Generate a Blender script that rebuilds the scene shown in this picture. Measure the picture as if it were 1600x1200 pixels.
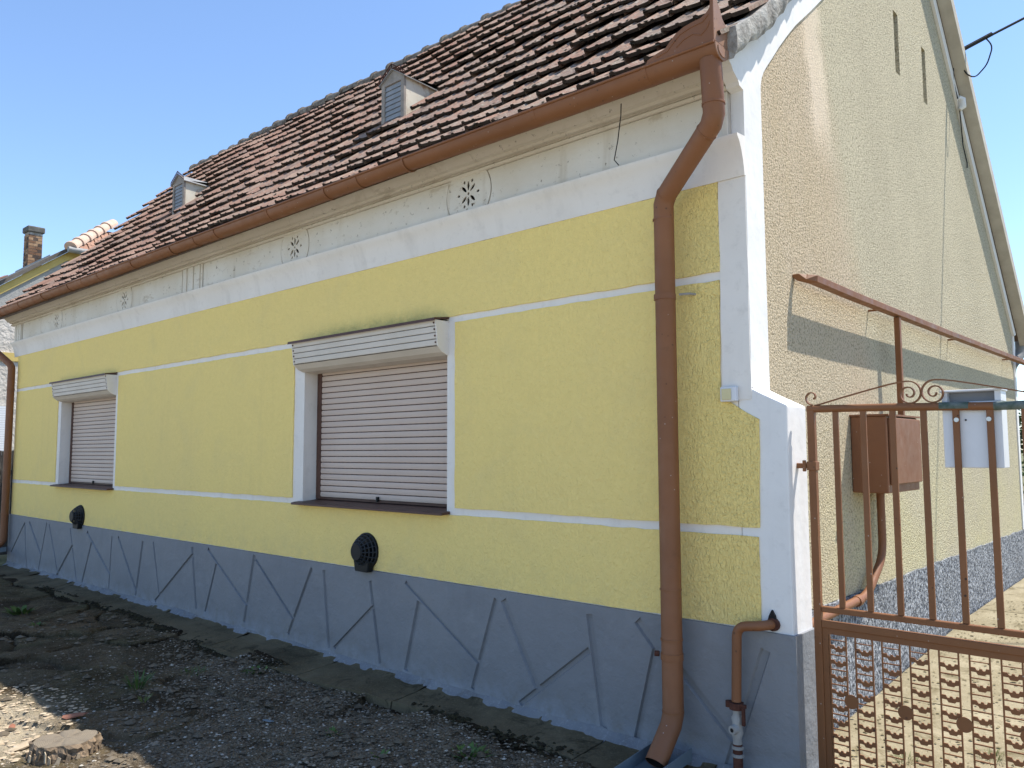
import bpy, bmesh, math, random
import numpy as np
from mathutils import Vector, Matrix

for o in list(bpy.data.objects): bpy.data.objects.remove(o)
S = bpy.context.scene
COL = S.collection
R = math.radians
rng = random.Random(7)

# ------------------------------------------------------------------ camera, sky, sun, exposure
cd = bpy.data.cameras.new('camera'); cam = bpy.data.objects.new('camera', cd); COL.objects.link(cam)
cd.sensor_fit = 'HORIZONTAL'; cd.sensor_width = 36.0; cd.lens = 36.0*1253.26/1600.0
cd.clip_start = 0.05; cd.clip_end = 3000
def cam_axes(yaw, pitch, roll):
    f = Vector((-math.sin(yaw)*math.cos(pitch), math.cos(yaw)*math.cos(pitch), math.sin(pitch)))
    r = Vector((math.cos(yaw), math.sin(yaw), 0)); u = r.cross(f)
    c, s = math.cos(roll), math.sin(roll)
    return c*r+s*u, -s*r+c*u, f
_r, _u, _f = cam_axes(R(42.246), R(4.758), R(-0.23))
M4 = Matrix(((_r.x, _u.x, -_f.x), (_r.y, _u.y, -_f.y), (_r.z, _u.z, -_f.z))).to_4x4()
M4.translation = Vector((1.7337, -3.6, 1.6))
cam.matrix_world = M4
S.camera = cam
SUN = Vector((1.0, 1.30, 3.25)).normalized()
W = bpy.data.worlds.new('World'); S.world = W; W.use_nodes = True
wn = W.node_tree; bg = wn.nodes['Background']
sky = wn.nodes.new('ShaderNodeTexSky'); sky.sky_type = 'NISHITA'; sky.sun_disc = False
sky.sun_elevation = math.asin(SUN.z); sky.sun_rotation = math.atan2(SUN.x, SUN.y)
sky.air_density = 1.0; sky.dust_density = 0.3; sky.ozone_density = 4.0; sky.altitude = 600
wn.links.new(sky.outputs[0], bg.inputs[0]); bg.inputs[1].default_value = 0.11
sl = bpy.data.lights.new('sun', 'SUN'); sl.energy = 3.1; sl.angle = R(0.53); sl.color = (1.0, 0.95, 0.87)
so = bpy.data.objects.new('sun', sl); COL.objects.link(so); so.rotation_euler = SUN.to_track_quat('Z', 'Y').to_euler()
so.location = (6, 8, 20)
S.view_settings.view_transform = 'Standard'; S.view_settings.look = 'None'
S.view_settings.gamma = 1.0; S.view_settings.use_curve_mapping = False
S.view_settings.exposure = 1.30

# ------------------------------------------------------------------ helpers
def tag(o, label, cat=None, group=None, kind=None):
    if label: o['label'] = label
    if cat: o['category'] = cat
    if group: o['group'] = group
    if kind: o['kind'] = kind
    return o
def empty(name, loc=(0, 0, 0), parent=None):
    o = bpy.data.objects.new(name, None); COL.objects.link(o); o.location = loc
    o.empty_display_size = 0.1
    if parent: o.parent = parent
    return o
def link(name, me, parent=None, loc=None):
    o = bpy.data.objects.new(name, me); COL.objects.link(o)
    if parent is not None: o.parent = parent
    if loc is not None: o.location = loc
    return o
class MB:
    def __init__(s): s.v = []; s.f = []
    def add(s, vs, fs):
        n = len(s.v); s.v += [tuple(p) for p in vs]; s.f += [tuple(i+n for i in f) for f in fs]; return s
    def box(s, x0, x1, y0, y1, z0, z1):
        return s.add([(x0,y0,z0),(x1,y0,z0),(x1,y1,z0),(x0,y1,z0),(x0,y0,z1),(x1,y0,z1),(x1,y1,z1),(x0,y1,z1)],
            [(3,2,1,0),(4,5,6,7),(0,1,5,4),(1,2,6,5),(2,3,7,6),(3,0,4,7)])
    def prism(s, pts, axis, a, b):
        """pts 2D polygon; axis x: (y,z), y: (x,z), z: (x,y)"""
        n = len(pts)
        def P(p, t): return (t, p[0], p[1]) if axis == 'x' else ((p[0], t, p[1]) if axis == 'y' else (p[0], p[1], t))
        vs = [P(p, a) for p in pts]+[P(p, b) for p in pts]
        fs = [tuple(range(n)), tuple(range(2*n-1, n-1, -1))]
        fs += [(i, i+n, (i+1) % n+n, (i+1) % n) for i in range(n)]
        return s.add(vs, fs)
    def tube(s, path, r, n=12, caps=True, closed=False):
        path = [Vector(p) for p in path]; m = len(path)
        rs = r if isinstance(r, (list, tuple)) else [r]*m
        prev = None; vs = []; fs = []
        for i, p in enumerate(path):
            if i == 0: t = path[1]-path[0]
            elif i == m-1: t = path[-1]-path[-2]
            else: t = (path[i]-path[i-1]).normalized()+(path[i+1]-path[i]).normalized()
            t.normalize()
            if prev is None:
                a = Vector((0, 0, 1)) if abs(t.z) < .9 else Vector((1, 0, 0))
                u = t.cross(a).normalized()
            else:
                u = (prev-t*prev.dot(t)).normalized()
            prev = u; w = t.cross(u)
            k = 1.0
            if 0 < i < m-1:
                c = (path[i]-path[i-1]).normalized().dot(t); k = 1.0/max(c, .6)
            for j in range(n):
                an = 2*math.pi*j/n
                vs.append(p+(u*math.cos(an)+w*math.sin(an))*rs[i]*(1 if 0 < i < m-1 and k == 1 else 1))
        for i in range(m-1):
            for j in range(n):
                a = i*n+j; b = i*n+(j+1) % n
                fs.append((a, b, b+n, a+n))
        if caps: fs += [tuple(range(n-1, -1, -1)), tuple(range((m-1)*n, m*n))]
        return s.add(vs, fs)
    def strip(s, path, side, w, t):
        """flat bar swept along path, width w along fixed vector side, thickness t in the plane"""
        path = [Vector(p) for p in path]; side = Vector(side).normalized(); m = len(path); vs = []; fs = []
        for i, p in enumerate(path):
            d = path[min(i+1, m-1)]-path[max(i-1, 0)]; d.normalize(); nn = d.cross(side).normalized()
            vs += [p+side*w/2+nn*t/2, p+side*w/2-nn*t/2, p-side*w/2-nn*t/2, p-side*w/2+nn*t/2]
        for i in range(m-1):
            for j in range(4):
                a = i*4+j; b = i*4+(j+1) % 4; fs.append((a, b, b+4, a+4))
        fs += [(3, 2, 1, 0), tuple(range((m-1)*4, m*4))]
        return s.add(vs, fs)
    def mesh(s, name, mat=None, smooth=False, bevel=0, seg=1):
        me = bpy.data.meshes.new(name); me.from_pydata(s.v, [], s.f); me.validate()
        bm = bmesh.new(); bm.from_mesh(me)
        bmesh.ops.recalc_face_normals(bm, faces=bm.faces)
        if bevel:
            bmesh.ops.remove_doubles(bm, verts=bm.verts, dist=1e-5)
            es = [e for e in bm.edges if len(e.link_faces) == 2 and e.calc_face_angle(0) > .6]
            bmesh.ops.bevel(bm, geom=es, offset=bevel, segments=seg, affect='EDGES', profile=.6)
        bm.to_mesh(me); bm.free()
        if mat: me.materials.append(mat)
        if smooth: smooth_mesh(me)
        return me
    def build(s, name, mat, parent=None, loc=None, smooth=False, bevel=0, seg=1):
        return link(name, s.mesh(name, mat, smooth, bevel, seg), parent, loc)
def smooth_mesh(me, ang=40):
    me.polygons.foreach_set('use_smooth', [True]*len(me.polygons))
    try: me.set_sharp_from_angle(angle=R(ang))
    except Exception: pass
def tobj(name, parent, mb, mat, **k): return mb.build(name, mat, parent, **k)
def boolean(me_a, me_b, name, mat):
    a = bpy.data.objects.new('tmp_a', me_a); b = bpy.data.objects.new('tmp_b', me_b)
    COL.objects.link(a); COL.objects.link(b)
    md = a.modifiers.new('b', 'BOOLEAN'); md.operation = 'DIFFERENCE'; md.solver = 'EXACT'; md.use_self = True; md.object = b
    dg = bpy.context.evaluated_depsgraph_get(); dg.update()
    me = bpy.data.meshes.new_from_object(a.evaluated_get(dg)); me.name = name
    bpy.data.objects.remove(a); bpy.data.objects.remove(b)
    me.materials.clear(); me.materials.append(mat)
    return me
# numpy fractal value noise
_tab = np.random.RandomState(3).rand(256, 256)
def vnoise(x, y):
    xi = np.floor(x).astype(int); yi = np.floor(y).astype(int); fx = x-xi; fy = y-yi
    fx = fx*fx*(3-2*fx); fy = fy*fy*(3-2*fy)
    g = lambda a, b: _tab[a & 255, b & 255]
    return (g(xi, yi)*(1-fx)+g(xi+1, yi)*fx)*(1-fy)+(g(xi, yi+1)*(1-fx)+g(xi+1, yi+1)*fx)*fy
def fbm(x, y, o=4):
    s = 0; a = .5
    for i in range(o): s = s+a*(vnoise(x, y)-.5); x = x*2.03+17.3; y = y*2.03+5.1; a *= .5
    return s
def jit(x0, x1, z0, z1, step=.07, amp=.003):
    """rectangle outline with a hand-made wavering edge"""
    pts = []
    def seg(a, b):
        n = max(1, int(math.hypot(b[0]-a[0], b[1]-a[1])/step))
        for i in range(n):
            t = i/n; px = a[0]+(b[0]-a[0])*t; pz = a[1]+(b[1]-a[1])*t
            if i: px += rng.uniform(-amp, amp); pz += rng.uniform(-amp, amp)
            pts.append((px, pz))
    c = [(x0, z0), (x1, z0), (x1, z1), (x0, z1)]
    for i in range(4): seg(c[i], c[(i+1) % 4])
    return pts
def jitpoly(c, step=.07, amp=.003):
    pts = []
    for k in range(len(c)):
        a, b = c[k], c[(k+1) % len(c)]
        n = max(1, int(math.hypot(b[0]-a[0], b[1]-a[1])/step))
        for i in range(n):
            t = i/n; px = a[0]+(b[0]-a[0])*t; pz = a[1]+(b[1]-a[1])*t
            if i: px += rng.uniform(-amp, amp); pz += rng.uniform(-amp, amp)
            pts.append((px, pz))
    return pts

# ------------------------------------------------------------------ materials
class NT:
    def __init__(s, name, rough=.85, spec=.3, metal=0):
        s.m = bpy.data.materials.new(name); s.m.use_nodes = True; s.t = s.m.node_tree
        s.b = s.t.nodes['Principled BSDF']; s.b.inputs['Roughness'].default_value = rough
        s.b.inputs['Specular IOR Level'].default_value = spec; s.b.inputs['Metallic'].default_value = metal
        g = s.t.nodes.new('ShaderNodeNewGeometry'); s.pos = g.outputs['Position']; s.geo = g
    def n(s, ty, **k):
        nd = s.t.nodes.new(ty)
        for a, b in k.items(): setattr(nd, a, b)
        return nd
    def lk(s, a, b): s.t.links.new(a, b)
    def sc(s, v, vec=None):
        m = s.n('ShaderNodeVectorMath', operation='MULTIPLY'); s.lk(vec or s.pos, m.inputs[0]); m.inputs[1].default_value = v
        return m.outputs[0]
    def noise(s, scale, detail=4, rough=.55, dist=0, vec=None):
        nd = s.n('ShaderNodeTexNoise'); nd.inputs['Scale'].default_value = scale; nd.inputs['Detail'].default_value = detail
        nd.inputs['Roughness'].default_value = rough; nd.inputs['Distortion'].default_value = dist
        s.lk(vec or s.pos, nd.inputs['Vector']); return nd.outputs['Fac']
    def voro(s, scale, feature='F1', vec=None, out='Distance'):
        nd = s.n('ShaderNodeTexVoronoi', feature=feature); nd.inputs['Scale'].default_value = scale
        s.lk(vec or s.pos, nd.inputs['Vector']); return nd.outputs[out]
    def ramp(s, fac, stops):
        nd = s.n('ShaderNodeValToRGB'); e = nd.color_ramp.elements
        while len(e) < len(stops): e.new(.5)
        for i, (p, c) in enumerate(stops): e[i].position = p; e[i].color = (*c, 1) if len(c) == 3 else c
        s.lk(fac, nd.inputs[0]); return nd.outputs[0]
    def fr(s, fac, lo, hi, a=0., b=1.):
        nd = s.n('ShaderNodeMapRange'); s.lk(fac, nd.inputs[0])
        nd.inputs[1].default_value = lo; nd.inputs[2].default_value = hi; nd.inputs[3].default_value = a; nd.inputs[4].default_value = b
        return nd.outputs[0]
    def mix(s, f, a, b, mode='MIX'):
        nd = s.n('ShaderNodeMix', data_type='RGBA', blend_type=mode)
        if isinstance(f, (int, float)): nd.inputs[0].default_value = f
        else: s.lk(f, nd.inputs[0])
        for i, c in ((6, a), (7, b)):
            if isinstance(c, tuple): nd.inputs[i].default_value = (*c, 1)
            else: s.lk(c, nd.inputs[i])
        return nd.outputs[2]
    def math(s, op, a, b=None):
        nd = s.n('ShaderNodeMath', operation=op)
        for i, c in ((0, a), (1, b)):
            if c is None: continue
            if isinstance(c, (int, float)): nd.inputs[i].default_value = c
            else: s.lk(c, nd.inputs[i])
        return nd.outputs[0]
    def xyz(s):
        nd = s.n('ShaderNodeSeparateXYZ'); s.lk(s.pos, nd.inputs[0]); return nd.outputs
    def bump(s, h, strength=.5, dist=.01, prev=None):
        nd = s.n('ShaderNodeBump'); nd.inputs['Strength'].default_value = strength; nd.inputs['Distance'].default_value = dist
        s.lk(h, nd.inputs['Height'])
        if prev: s.lk(prev, nd.inputs['Normal'])
        return nd.outputs[0]
    def out(s, col=None, nrm=None, rough=None):
        if col is not None:
            if isinstance(col, tuple): s.b.inputs['Base Color'].default_value = (*col, 1)
            else: s.lk(col, s.b.inputs['Base Color'])
        if nrm is not None: s.lk(nrm, s.b.inputs['Normal'])
        if rough is not None: s.lk(rough, s.b.inputs['Roughness'])
        return s.m

def m_yellow():
    t = NT('yellow_render', .9, .15)
    c = t.mix(t.fr(t.noise(.9, 3), .35, .7), (.935, .715, .255), (.91, .695, .26))
    c = t.mix(t.fr(t.noise(2.2, 5, .6, .4), .52, .8, 0, .55), c, (.80, .63, .27))
    c = t.mix(t.fr(t.noise(28, 3), .3, .75, 0, .28), c, (.79, .595, .21))
    c = t.mix(t.fr(t.noise(120, 3, .6), .58, .72, 0, .45), c, (.58, .43, .16))
    X = t.xyz()
    al = t.math('MULTIPLY', t.math('MULTIPLY', t.fr(X[2], 2.60, 2.49), t.fr(X[2], 2.44, 2.47)), t.math('MULTIPLY', t.fr(X[0], -3.75, -3.3), t.fr(X[0], -2.1, -2.35)))
    c = t.mix(t.math('MULTIPLY', t.math('MULTIPLY', al, t.fr(t.noise(9, 5, .7), .3, .65)), .7), c, (.36, .34, .13))
    run = t.math('MULTIPLY', t.fr(t.noise(6, 4, .65, .2, t.sc((1, 1, .06))), .56, .72), t.fr(X[2], .95, 1.2, 0, .10))
    c = t.mix(run, c, (.60, .47, .20))
    sp = t.math('MULTIPLY', t.fr(X[2], 1.0, .78), t.fr(t.noise(8, 5, .7), .42, .7)); c = t.mix(t.math('MULTIPLY', sp, .30), c, (.60, .50, .26))
    v = t.sc((1, 1, .55))
    h = t.noise(62, 3, .5, 1.0, v); x = t.xyz()
    s2 = t.fr(x[0], -.45, -.30, .0, .55)
    b = t.bump(t.fr(h, .35, .7), .6, .008)
    b = t.bump(t.math('MULTIPLY', t.fr(t.noise(85, 2, .5, 1.2, v), .35, .7), s2), .9, .010, b)
    b = t.bump(t.noise(3.0, 3), .25, .03, b)
    return t.out(c, b)
def m_white(name, base, dirt, amt, rough=.8, coarse=1.0):
    t = NT(name, rough, .2)
    c = t.mix(t.fr(t.noise(1.3*coarse, 5, .62), .42, .78, 0, amt), base, dirt)
    c = t.mix(t.fr(t.noise(16, 4, .7), .55, .8, 0, amt*.7), c, tuple(k*.72 for k in dirt))
    v = t.sc((1, 1, .16)); c = t.mix(t.fr(t.noise(7, 4, .6, 0, v), .56, .8, 0, amt*.8), c, tuple(k*.8 for k in dirt))
    b = t.bump(t.noise(30, 4, .6), .22, .006); b = t.bump(t.noise(4, 3), .3, .02, b)
    return t.out(c, b)
def m_frieze():
    t = NT('old_cornice_limewash', .88, .15)
    c = t.mix(t.fr(t.noise(1.1, 5, .65), .38, .72), (.72, .675, .60), (.62, .555, .455))
    z = t.xyz()[2]
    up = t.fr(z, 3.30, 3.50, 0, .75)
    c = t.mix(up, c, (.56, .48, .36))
    v = t.sc((1, 1, .12)); c = t.mix(t.fr(t.noise(5, 4, .7, .3, v), .58, .78, 0, .5), c, (.36, .28, .18))
    c = t.mix(t.fr(t.noise(24, 5, .75), .62, .68, 0, .85), c, (.17, .13, .09))
    c = t.mix(t.fr(t.noise(9, 5, .7, .4, t.sc((.35, 1, 1))), .60, .66, 0, .5), c, (.40, .33, .24))
    vd = t.sc((3.0, 3, 3.5)); e = t.voro(1.0, 'DISTANCE_TO_EDGE', vd)
    dn = t.noise(1.6, 2); crack = t.math('MULTIPLY', t.fr(e, .0, .007, 1, 0), t.fr(dn, .58, .66))
    c = t.mix(t.math('MULTIPLY', crack, .55), c, (.18, .14, .10))
    b = t.bump(t.noise(40, 5, .65), .25, .006); b = t.bump(t.noise(5, 3), .3, .02, b)
    return t.out(c, b)
def m_plinth():
    t = NT('grey_blue_plinth_paint', .62, .3)
    c = t.mix(t.fr(t.noise(1.2, 4, .6), .35, .7), (.195, .202, .216), (.225, .230, .240))
    c = t.mix(t.fr(t.noise(9, 5, .65), .55, .8, 0, .5), c, (.25, .26, .275))
    z = t.xyz()[2]; c = t.mix(t.math('MULTIPLY', t.fr(z, .22, .08), t.fr(t.noise(6, 4), .3, .62)), c, (.28, .31, .36))
    sp = t.math('MULTIPLY', t.fr(z, .34, .10), t.fr(t.noise(11, 5, .72), .45, .68)); c = t.mix(t.math('MULTIPLY', sp, .55), c, (.16, .145, .12))
    dr = t.math('MULTIPLY', t.fr(t.noise(5, 4, .6, .2, t.sc((1, 1, .1))), .55, .75), .35); c = t.mix(dr, c, (.15, .16, .175))
    c = t.mix(t.fr(t.noise(3, 5, .7), .56, .72, 0, .45), c, (.27, .275, .28))
    b = t.bump(t.noise(45, 4, .6, .5), .55, .006); b = t.bump(t.noise(5, 4), .5, .03, b)
    return t.out(c, b)
def m_gable():
    t = NT('sandy_roughcast', .95, .1); x = t.xyz()
    e = t.math('ADD', t.math('SUBTRACT', x[1], 1.05), t.math('MULTIPLY', t.math('SUBTRACT', x[2], 3.9), .36))
    e = t.math('ADD', e, t.math('MULTIPLY', t.math('SUBTRACT', t.noise(1.6, 4, .6), .5), .34))
    k = t.fr(e, -.16, .16)
    pink = t.mix(t.fr(t.noise(1.8, 4, .6, .4, t.sc((1, 1, .45))), .40, .62), (.64, .505, .335), (.69, .56, .405))
    low = t.fr(x[2], 1.7, 3.4); pink = t.mix(low, (.64, .53, .37), pink)
    gre = t.mix(t.fr(t.noise(1.2, 4, .6), .35, .7), (.61, .54, .385), (.67, .595, .425))
    c = t.mix(k, pink, gre)
    ye = t.math('MULTIPLY', t.fr(x[2], 1.9, 1.2), t.fr(t.noise(1.5, 3), .3, .6)); c = t.mix(t.math('MULTIPLY', ye, .55), c, (.70, .63, .35))
    c = t.mix(t.fr(t.noise(62, 4, .65, .3), .50, .62, 0, .70), c, (.22, .17, .105))  # dark specks paint the shaded pits of the roughcast
    c = t.mix(t.fr(t.noise(95, 3, .6, .5), .55, .68, 0, .5), c, (.76, .69, .52))  # pale specks paint its lit grains
    # smooth plastered repair streak running down from the rake
    sx = t.math('SUBTRACT', x[1], t.math('ADD', .97, t.math('MULTIPLY', t.math('SUBTRACT', 3.9, x[2]), .20)))
    sx = t.math('ADD', sx, t.math('MULTIPLY', t.math('SUBTRACT', t.noise(5, 4, .7), .5), .22))
    sm = t.math('MULTIPLY', t.fr(t.math('ABSOLUTE', sx), .19, .09), t.fr(x[2], 3.25, 3.55))
    c = t.mix(t.math('MULTIPLY', sm, .5), c, (.72, .59, .45))
    h1 = t.fr(t.noise(82, 4, .62, .15), .40, .66); h2 = t.fr(t.voro(70), .0, .6, 1, 0)
    h = t.math('ADD', h1, t.math('MULTIPLY', h2, .4)); h = t.math('MULTIPLY', h, t.fr(sm, 0, 1, 1, .25))
    b = t.bump(h, .85, .010); b = t.bump(t.noise(2.5, 3), .3, .05, b)
    return t.out(c, b)
def m_gable_plinth():
    t = NT('grey_roughcast_plinth', .95, .1)
    c = t.mix(t.fr(t.noise(48, 4, .65, .3), .42, .62), (.085, .092, .105), (.50, .515, .53))
    c = t.mix(t.fr(t.noise(2, 4), .5, .8, 0, .5), c, (.16, .16, .155))
    h = t.fr(t.noise(60, 3, .55, .6), .38, .66); b = t.bump(h, .8, .014)
    return t.out(c, b)
def m_brown(name='brown_paint', base=(.195, .080, .034), wear=.6):
    t = NT(name, .5, .35)
    c = t.mix(t.fr(t.noise(2.2, 4), .3, .75), base, tuple(k*1.28 for k in base))
    c = t.mix(t.fr(t.noise(11, 5, .7), .6, .8, 0, wear*.6), c, tuple(k*.55 for k in base))
    sp = t.voro(26); gate = t.fr(t.noise(7, 2), .53, .58)
    chip = t.math('MULTIPLY', t.fr(sp, .16, .10), gate)
    c = t.mix(t.math('MULTIPLY', t.fr(t.voro(19), .07, .04), .8), c, (.42, .36, .31))
    c = t.mix(t.math('MULTIPLY', chip, wear), c, (.035, .018, .014))
    r = t.fr(t.noise(14, 4), .3, .8, .45, .72)
    b = t.bump(t.noise(55, 4, .6), .10, .004); b = t.bump(t.noise(6, 3), .18, .012, b)
    return t.out(c, b, r)
def m_tile(name, a, b_, lichen=1.0):
    t = NT(name, .95, .1)
    oi = t.n('ShaderNodeObjectInfo'); at = t.n('ShaderNodeAttribute', attribute_name='rnd')
    r = t.math('FRACT', t.math('ADD', t.math('MULTIPLY', oi.outputs['Random'], 7.31), at.outputs['Fac']))
    c = t.ramp(r, [(0, a), (.3, tuple((p+q)/2 for p, q in zip(a, b_))), (.55, b_), (.75, (b_[0]*.62, b_[1]*.62, b_[2]*.66)), (1, tuple(k*1.12 for k in a))])
    x = t.xyz()
    # the far (left) end has cleaner, redder tiles; the near end is grey with lichen
    nearf = t.fr(x[0], -7.5, -1.5, .25, 1.0)
    li = t.math('MULTIPLY', t.fr(t.noise(7, 6, .72), .42, .62), nearf)
    c = t.mix(t.math('MULTIPLY', li, .78*lichen), c, (.25, .205, .16))
    li2 = t.math('MULTIPLY', t.fr(t.noise(24, 5, .75), .52, .66), nearf)
    c = t.mix(t.math('MULTIPLY', li2, .75*lichen), c, (.40, .36, .30))
    dk = t.math('MULTIPLY', t.fr(t.noise(11, 5, .7), .55, .66), nearf)
    c = t.mix(t.math('MULTIPLY', dk, .75*lichen), c, (.045, .035, .03))
    b = t.bump(t.noise(60, 5, .7), .7, .008); b = t.bump(t.noise(12, 4), .5, .015, b)
    return t.out(c, b)
def m_simple(name, a, b_, scale=8, rough=.8, bump=.25, bs=40, spec=.25, metal=0, bd=.006):
    t = NT(name, rough, spec, metal)
    c = t.mix(t.fr(t.noise(scale, 5, .65), .35, .68), a, b_)
    return t.out(c, t.bump(t.noise(bs, 4, .6), bump, bd))
def m_rusty(name, a, b_, rust=(.23, .085, .03), amt=.9):
    t = NT(name, .6, .3)
    c = t.mix(t.fr(t.noise(6, 4), .35, .7), a, b_)
    c = t.mix(t.fr(t.noise(5, 6, .75, .6, t.sc((1, 1, .45))), .52, .68, 0, amt), c, rust)
    return t.out(c, t.bump(t.noise(50, 4), .2, .004))
def m_ground():
    t = NT('broken_concrete_and_grit', .95, .1)
    at = t.n('ShaderNodeAttribute', attribute_name='zone')
    z = at.outputs['Fac']
    slab = t.mix(t.fr(t.noise(2.5, 6, .7), .35, .68), (.066, .050, .031), (.145, .117, .078))
    slab = t.mix(t.fr(t.noise(60, 4, .7), .55, .75, 0, .55), slab, (.20, .18, .15))
    slab = t.mix(t.fr(t.noise(150, 2, .6), .63, .72, 0, .8), slab, (.34, .31, .26))
    slab = t.mix(t.fr(t.noise(18, 5, .75), .54, .68, 0, .7), slab, (.040, .032, .022))
    moss = t.math('MULTIPLY', t.fr(t.noise(3.2, 5, .7, .6), .52, .64), t.fr(t.noise(40, 3), .25, .6))
    slab = t.mix(t.math('MULTIPLY', moss, .8), slab, (.036, .022, .010))
    grn = t.fr(t.noise(1.7, 4, .6), .56, .70); slab = t.mix(t.math('MULTIPLY', grn, .5), slab, (.060, .060, .028))
    tn = t.n('ShaderNodeAttribute', attribute_name='tone').outputs['Fac']; jt = t.n('ShaderNodeAttribute', attribute_name='joint').outputs['Fac']
    slab = t.mix(.75, slab, t.ramp(tn, [(0, (.55, .50, .42)), (.3, (1.25, 1.2, 1.1)), (.55, (.85, .90, .70)), (.8, (1.5, 1.4, 1.25)), (1, (.9, .72, .55))]), 'MULTIPLY')
    grit = t.mix(t.fr(t.noise(75, 4, .75), .38, .66), (.088, .065, .041), (.27, .218, .152))
    grit = t.mix(t.fr(t.noise(5.5, 6, .72), .48, .62, 0, .85), grit, (.060, .044, .028))
    c = t.mix(t.fr(z, .35, .6), slab, grit)
    c = t.mix(t.math('MULTIPLY', t.fr(t.math('ADD', jt, t.math('MULTIPLY', t.math('SUBTRACT', t.noise(26, 4, .7), .5), .7)), .30, .62), .92), c, (.022, .015, .008))
    x = t.xyz()
    d = t.math('ADD', t.math('POWER', t.math('MULTIPLY', t.math('ADD', x[0], 3.9), .85), 2.0), t.math('POWER', t.math('ADD', x[1], 2.45), 2.0))
    d = t.math('ADD', d, t.math('MULTIPLY', t.math('SUBTRACT', t.noise(7, 4), .5), .35))
    c = t.mix(t.fr(d, .62, .28), c, (.40, .335, .235))
    b = t.bump(t.noise(90, 5, .7), .9, .012); b = t.bump(t.noise(22, 5, .7), .8, .03, b)
    return t.out(c, b)
def m_concrete(name, a, b_, moss=(.03, .025, .015), amt=.7):
    t = NT(name, .93, .12)
    c = t.mix(t.fr(t.noise(2.2, 6, .7), .35, .68), a, b_)
    c = t.mix(t.fr(t.noise(55, 4, .7), .55, .75, 0, .5), c, tuple(k*1.7 for k in b_))
    c = t.mix(t.fr(t.noise(5, 5, .72, .5), .55, .68, 0, amt), c, moss)
    b = t.bump(t.noise(70, 5, .7), .6, .008); b = t.bump(t.noise(12, 4), .5, .02, b)
    return t.out(c, b)
def m_stump_top():
    t = NT('sawn_wood', .9, .1)
    v = t.n('ShaderNodeVectorMath', operation='SUBTRACT'); t.lk(t.pos, v.inputs[0]); v.inputs[1].default_value = (-3.02, -1.93, 0)
    w = t.n('ShaderNodeTexWave', wave_type='RINGS', rings_direction='Z'); w.inputs['Scale'].default_value = 34; w.inputs['Distortion'].default_value = 5
    w.inputs['Detail'].default_value = 3; t.lk(v.outputs[0], w.inputs['Vector'])
    c = t.mix(w.outputs['Fac'], (.17, .14, .105), (.215, .18, .135)); c = t.mix(t.fr(t.noise(14, 5), .5, .75, 0, .6), c, (.10, .08, .06))
    return t.out(c, t.bump(t.noise(40, 4, .6), .5, .006))
def m_leaf(name, a, b_):
    t = NT(name, .6, .3); oi = t.n('ShaderNodeObjectInfo')
    c = t.mix(t.fr(t.noise(9, 3), .3, .7), a, b_)
    t.b.inputs['Subsurface Weight'].default_value = 0
    return t.out(c)

YEL = m_yellow(); WHT = m_white('white_trim_paint', (.80, .745, .68), (.63, .57, .50), .45)
WHT2 = m_white('white_corner_paint', (.78, .755, .725), (.63, .605, .57), .45, coarse=2)
FRZ = m_frieze(); PLI = m_plinth(); GAB = m_gable(); GPL = m_gable_plinth()
FIL = m_concrete('cracked_base_fillet', (.165, .175, .195), (.25, .255, .262), (.12, .105, .08), .55)
LEDGE_SHADE = m_simple('ledge_shade_line', (.07, .06, .05), (.26, .23, .19), 3, .95, .5)  # dark colour for the painted shadow line on the cornice ledge
FRZD = m_simple('shaded_frieze_joint', (.40, .36, .30), (.54, .49, .42), 12, .9)  # groove colour darkened to paint shade between the frieze panels
BRN = m_brown(); BRD = m_brown('brown_gate_paint', (.185, .075, .028), .9)
TILE = m_tile('weathered_clay_tile', (.28, .155, .112), (.35, .235, .175))
TILE_N = m_tile('neighbour_clay_tile', (.32, .17, .115), (.40, .25, .18), .5)
RIDGE = m_simple('lichened_ridge_tile', (.10, .075, .055), (.27, .235, .19), 16, .95, .6, 50)
MORT = m_simple('verge_mortar', (.20, .18, .155), (.50, .47, .42), 14, .95, .9, 45, bd=.012)
VPL = m_simple('plastered_verge', (.42, .38, .32), (.52, .48, .41), 5, .95, .5, 30)
BOARD = m_simple('roof_timber', (.07, .045, .03), (.12, .08, .055), 6)
SLAT = m_simple('cream_plastic_slat', (.53, .42, .35), (.57, .455, .38), 3, .5, .08, 30)
HOOD = m_simple('cream_hood_board', (.60, .535, .455), (.66, .59, .51), 4, .55, .12, 30)
DARK = m_simple('dark_gap', (.012, .010, .009), (.02, .016, .014), 10)
DBRN = m_simple('dark_brown_trim', (.085, .042, .03), (.11, .056, .04), 10, .5)
RIBP = m_simple('charcoal_plastic_rib', (.022, .026, .032), (.030, .034, .040), 8, .5, .05)
BLKP = m_simple('black_plastic', (.006, .0075, .009), (.011, .013, .016), 8, .5, .08, 30, .22)
GALV = m_simple('grey_painted_sheet', (.12, .155, .18), (.17, .20, .225), 6, .5, .15, 30)
ZINC = m_simple('weathered_zinc', (.20, .20, .195), (.30, .295, .28), 7, .55, .2, 30)
DORM = m_rusty('rust_stained_sheet', (.56, .51, .41), (.66, .61, .49), (.30, .13, .05), 1.0)
DGREY = m_simple('grey_louvre_paint', (.22, .235, .25), (.29, .30, .315), 7, .7)
DFRAME = m_simple('bleached_wood_frame', (.22, .19, .16), (.34, .30, .26), 9, .85, .4)
GALVD = m_rusty('old_galvanised_valve', (.26, .25, .235), (.38, .365, .34), (.12, .045, .025), .8)
RUST = m_simple('rusty_iron', (.06, .022, .015), (.11, .045, .03), 20, .9, .5, 60)
METER = m_brown('brown_meter_box_paint', (.19, .080, .036), .4)
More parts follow.
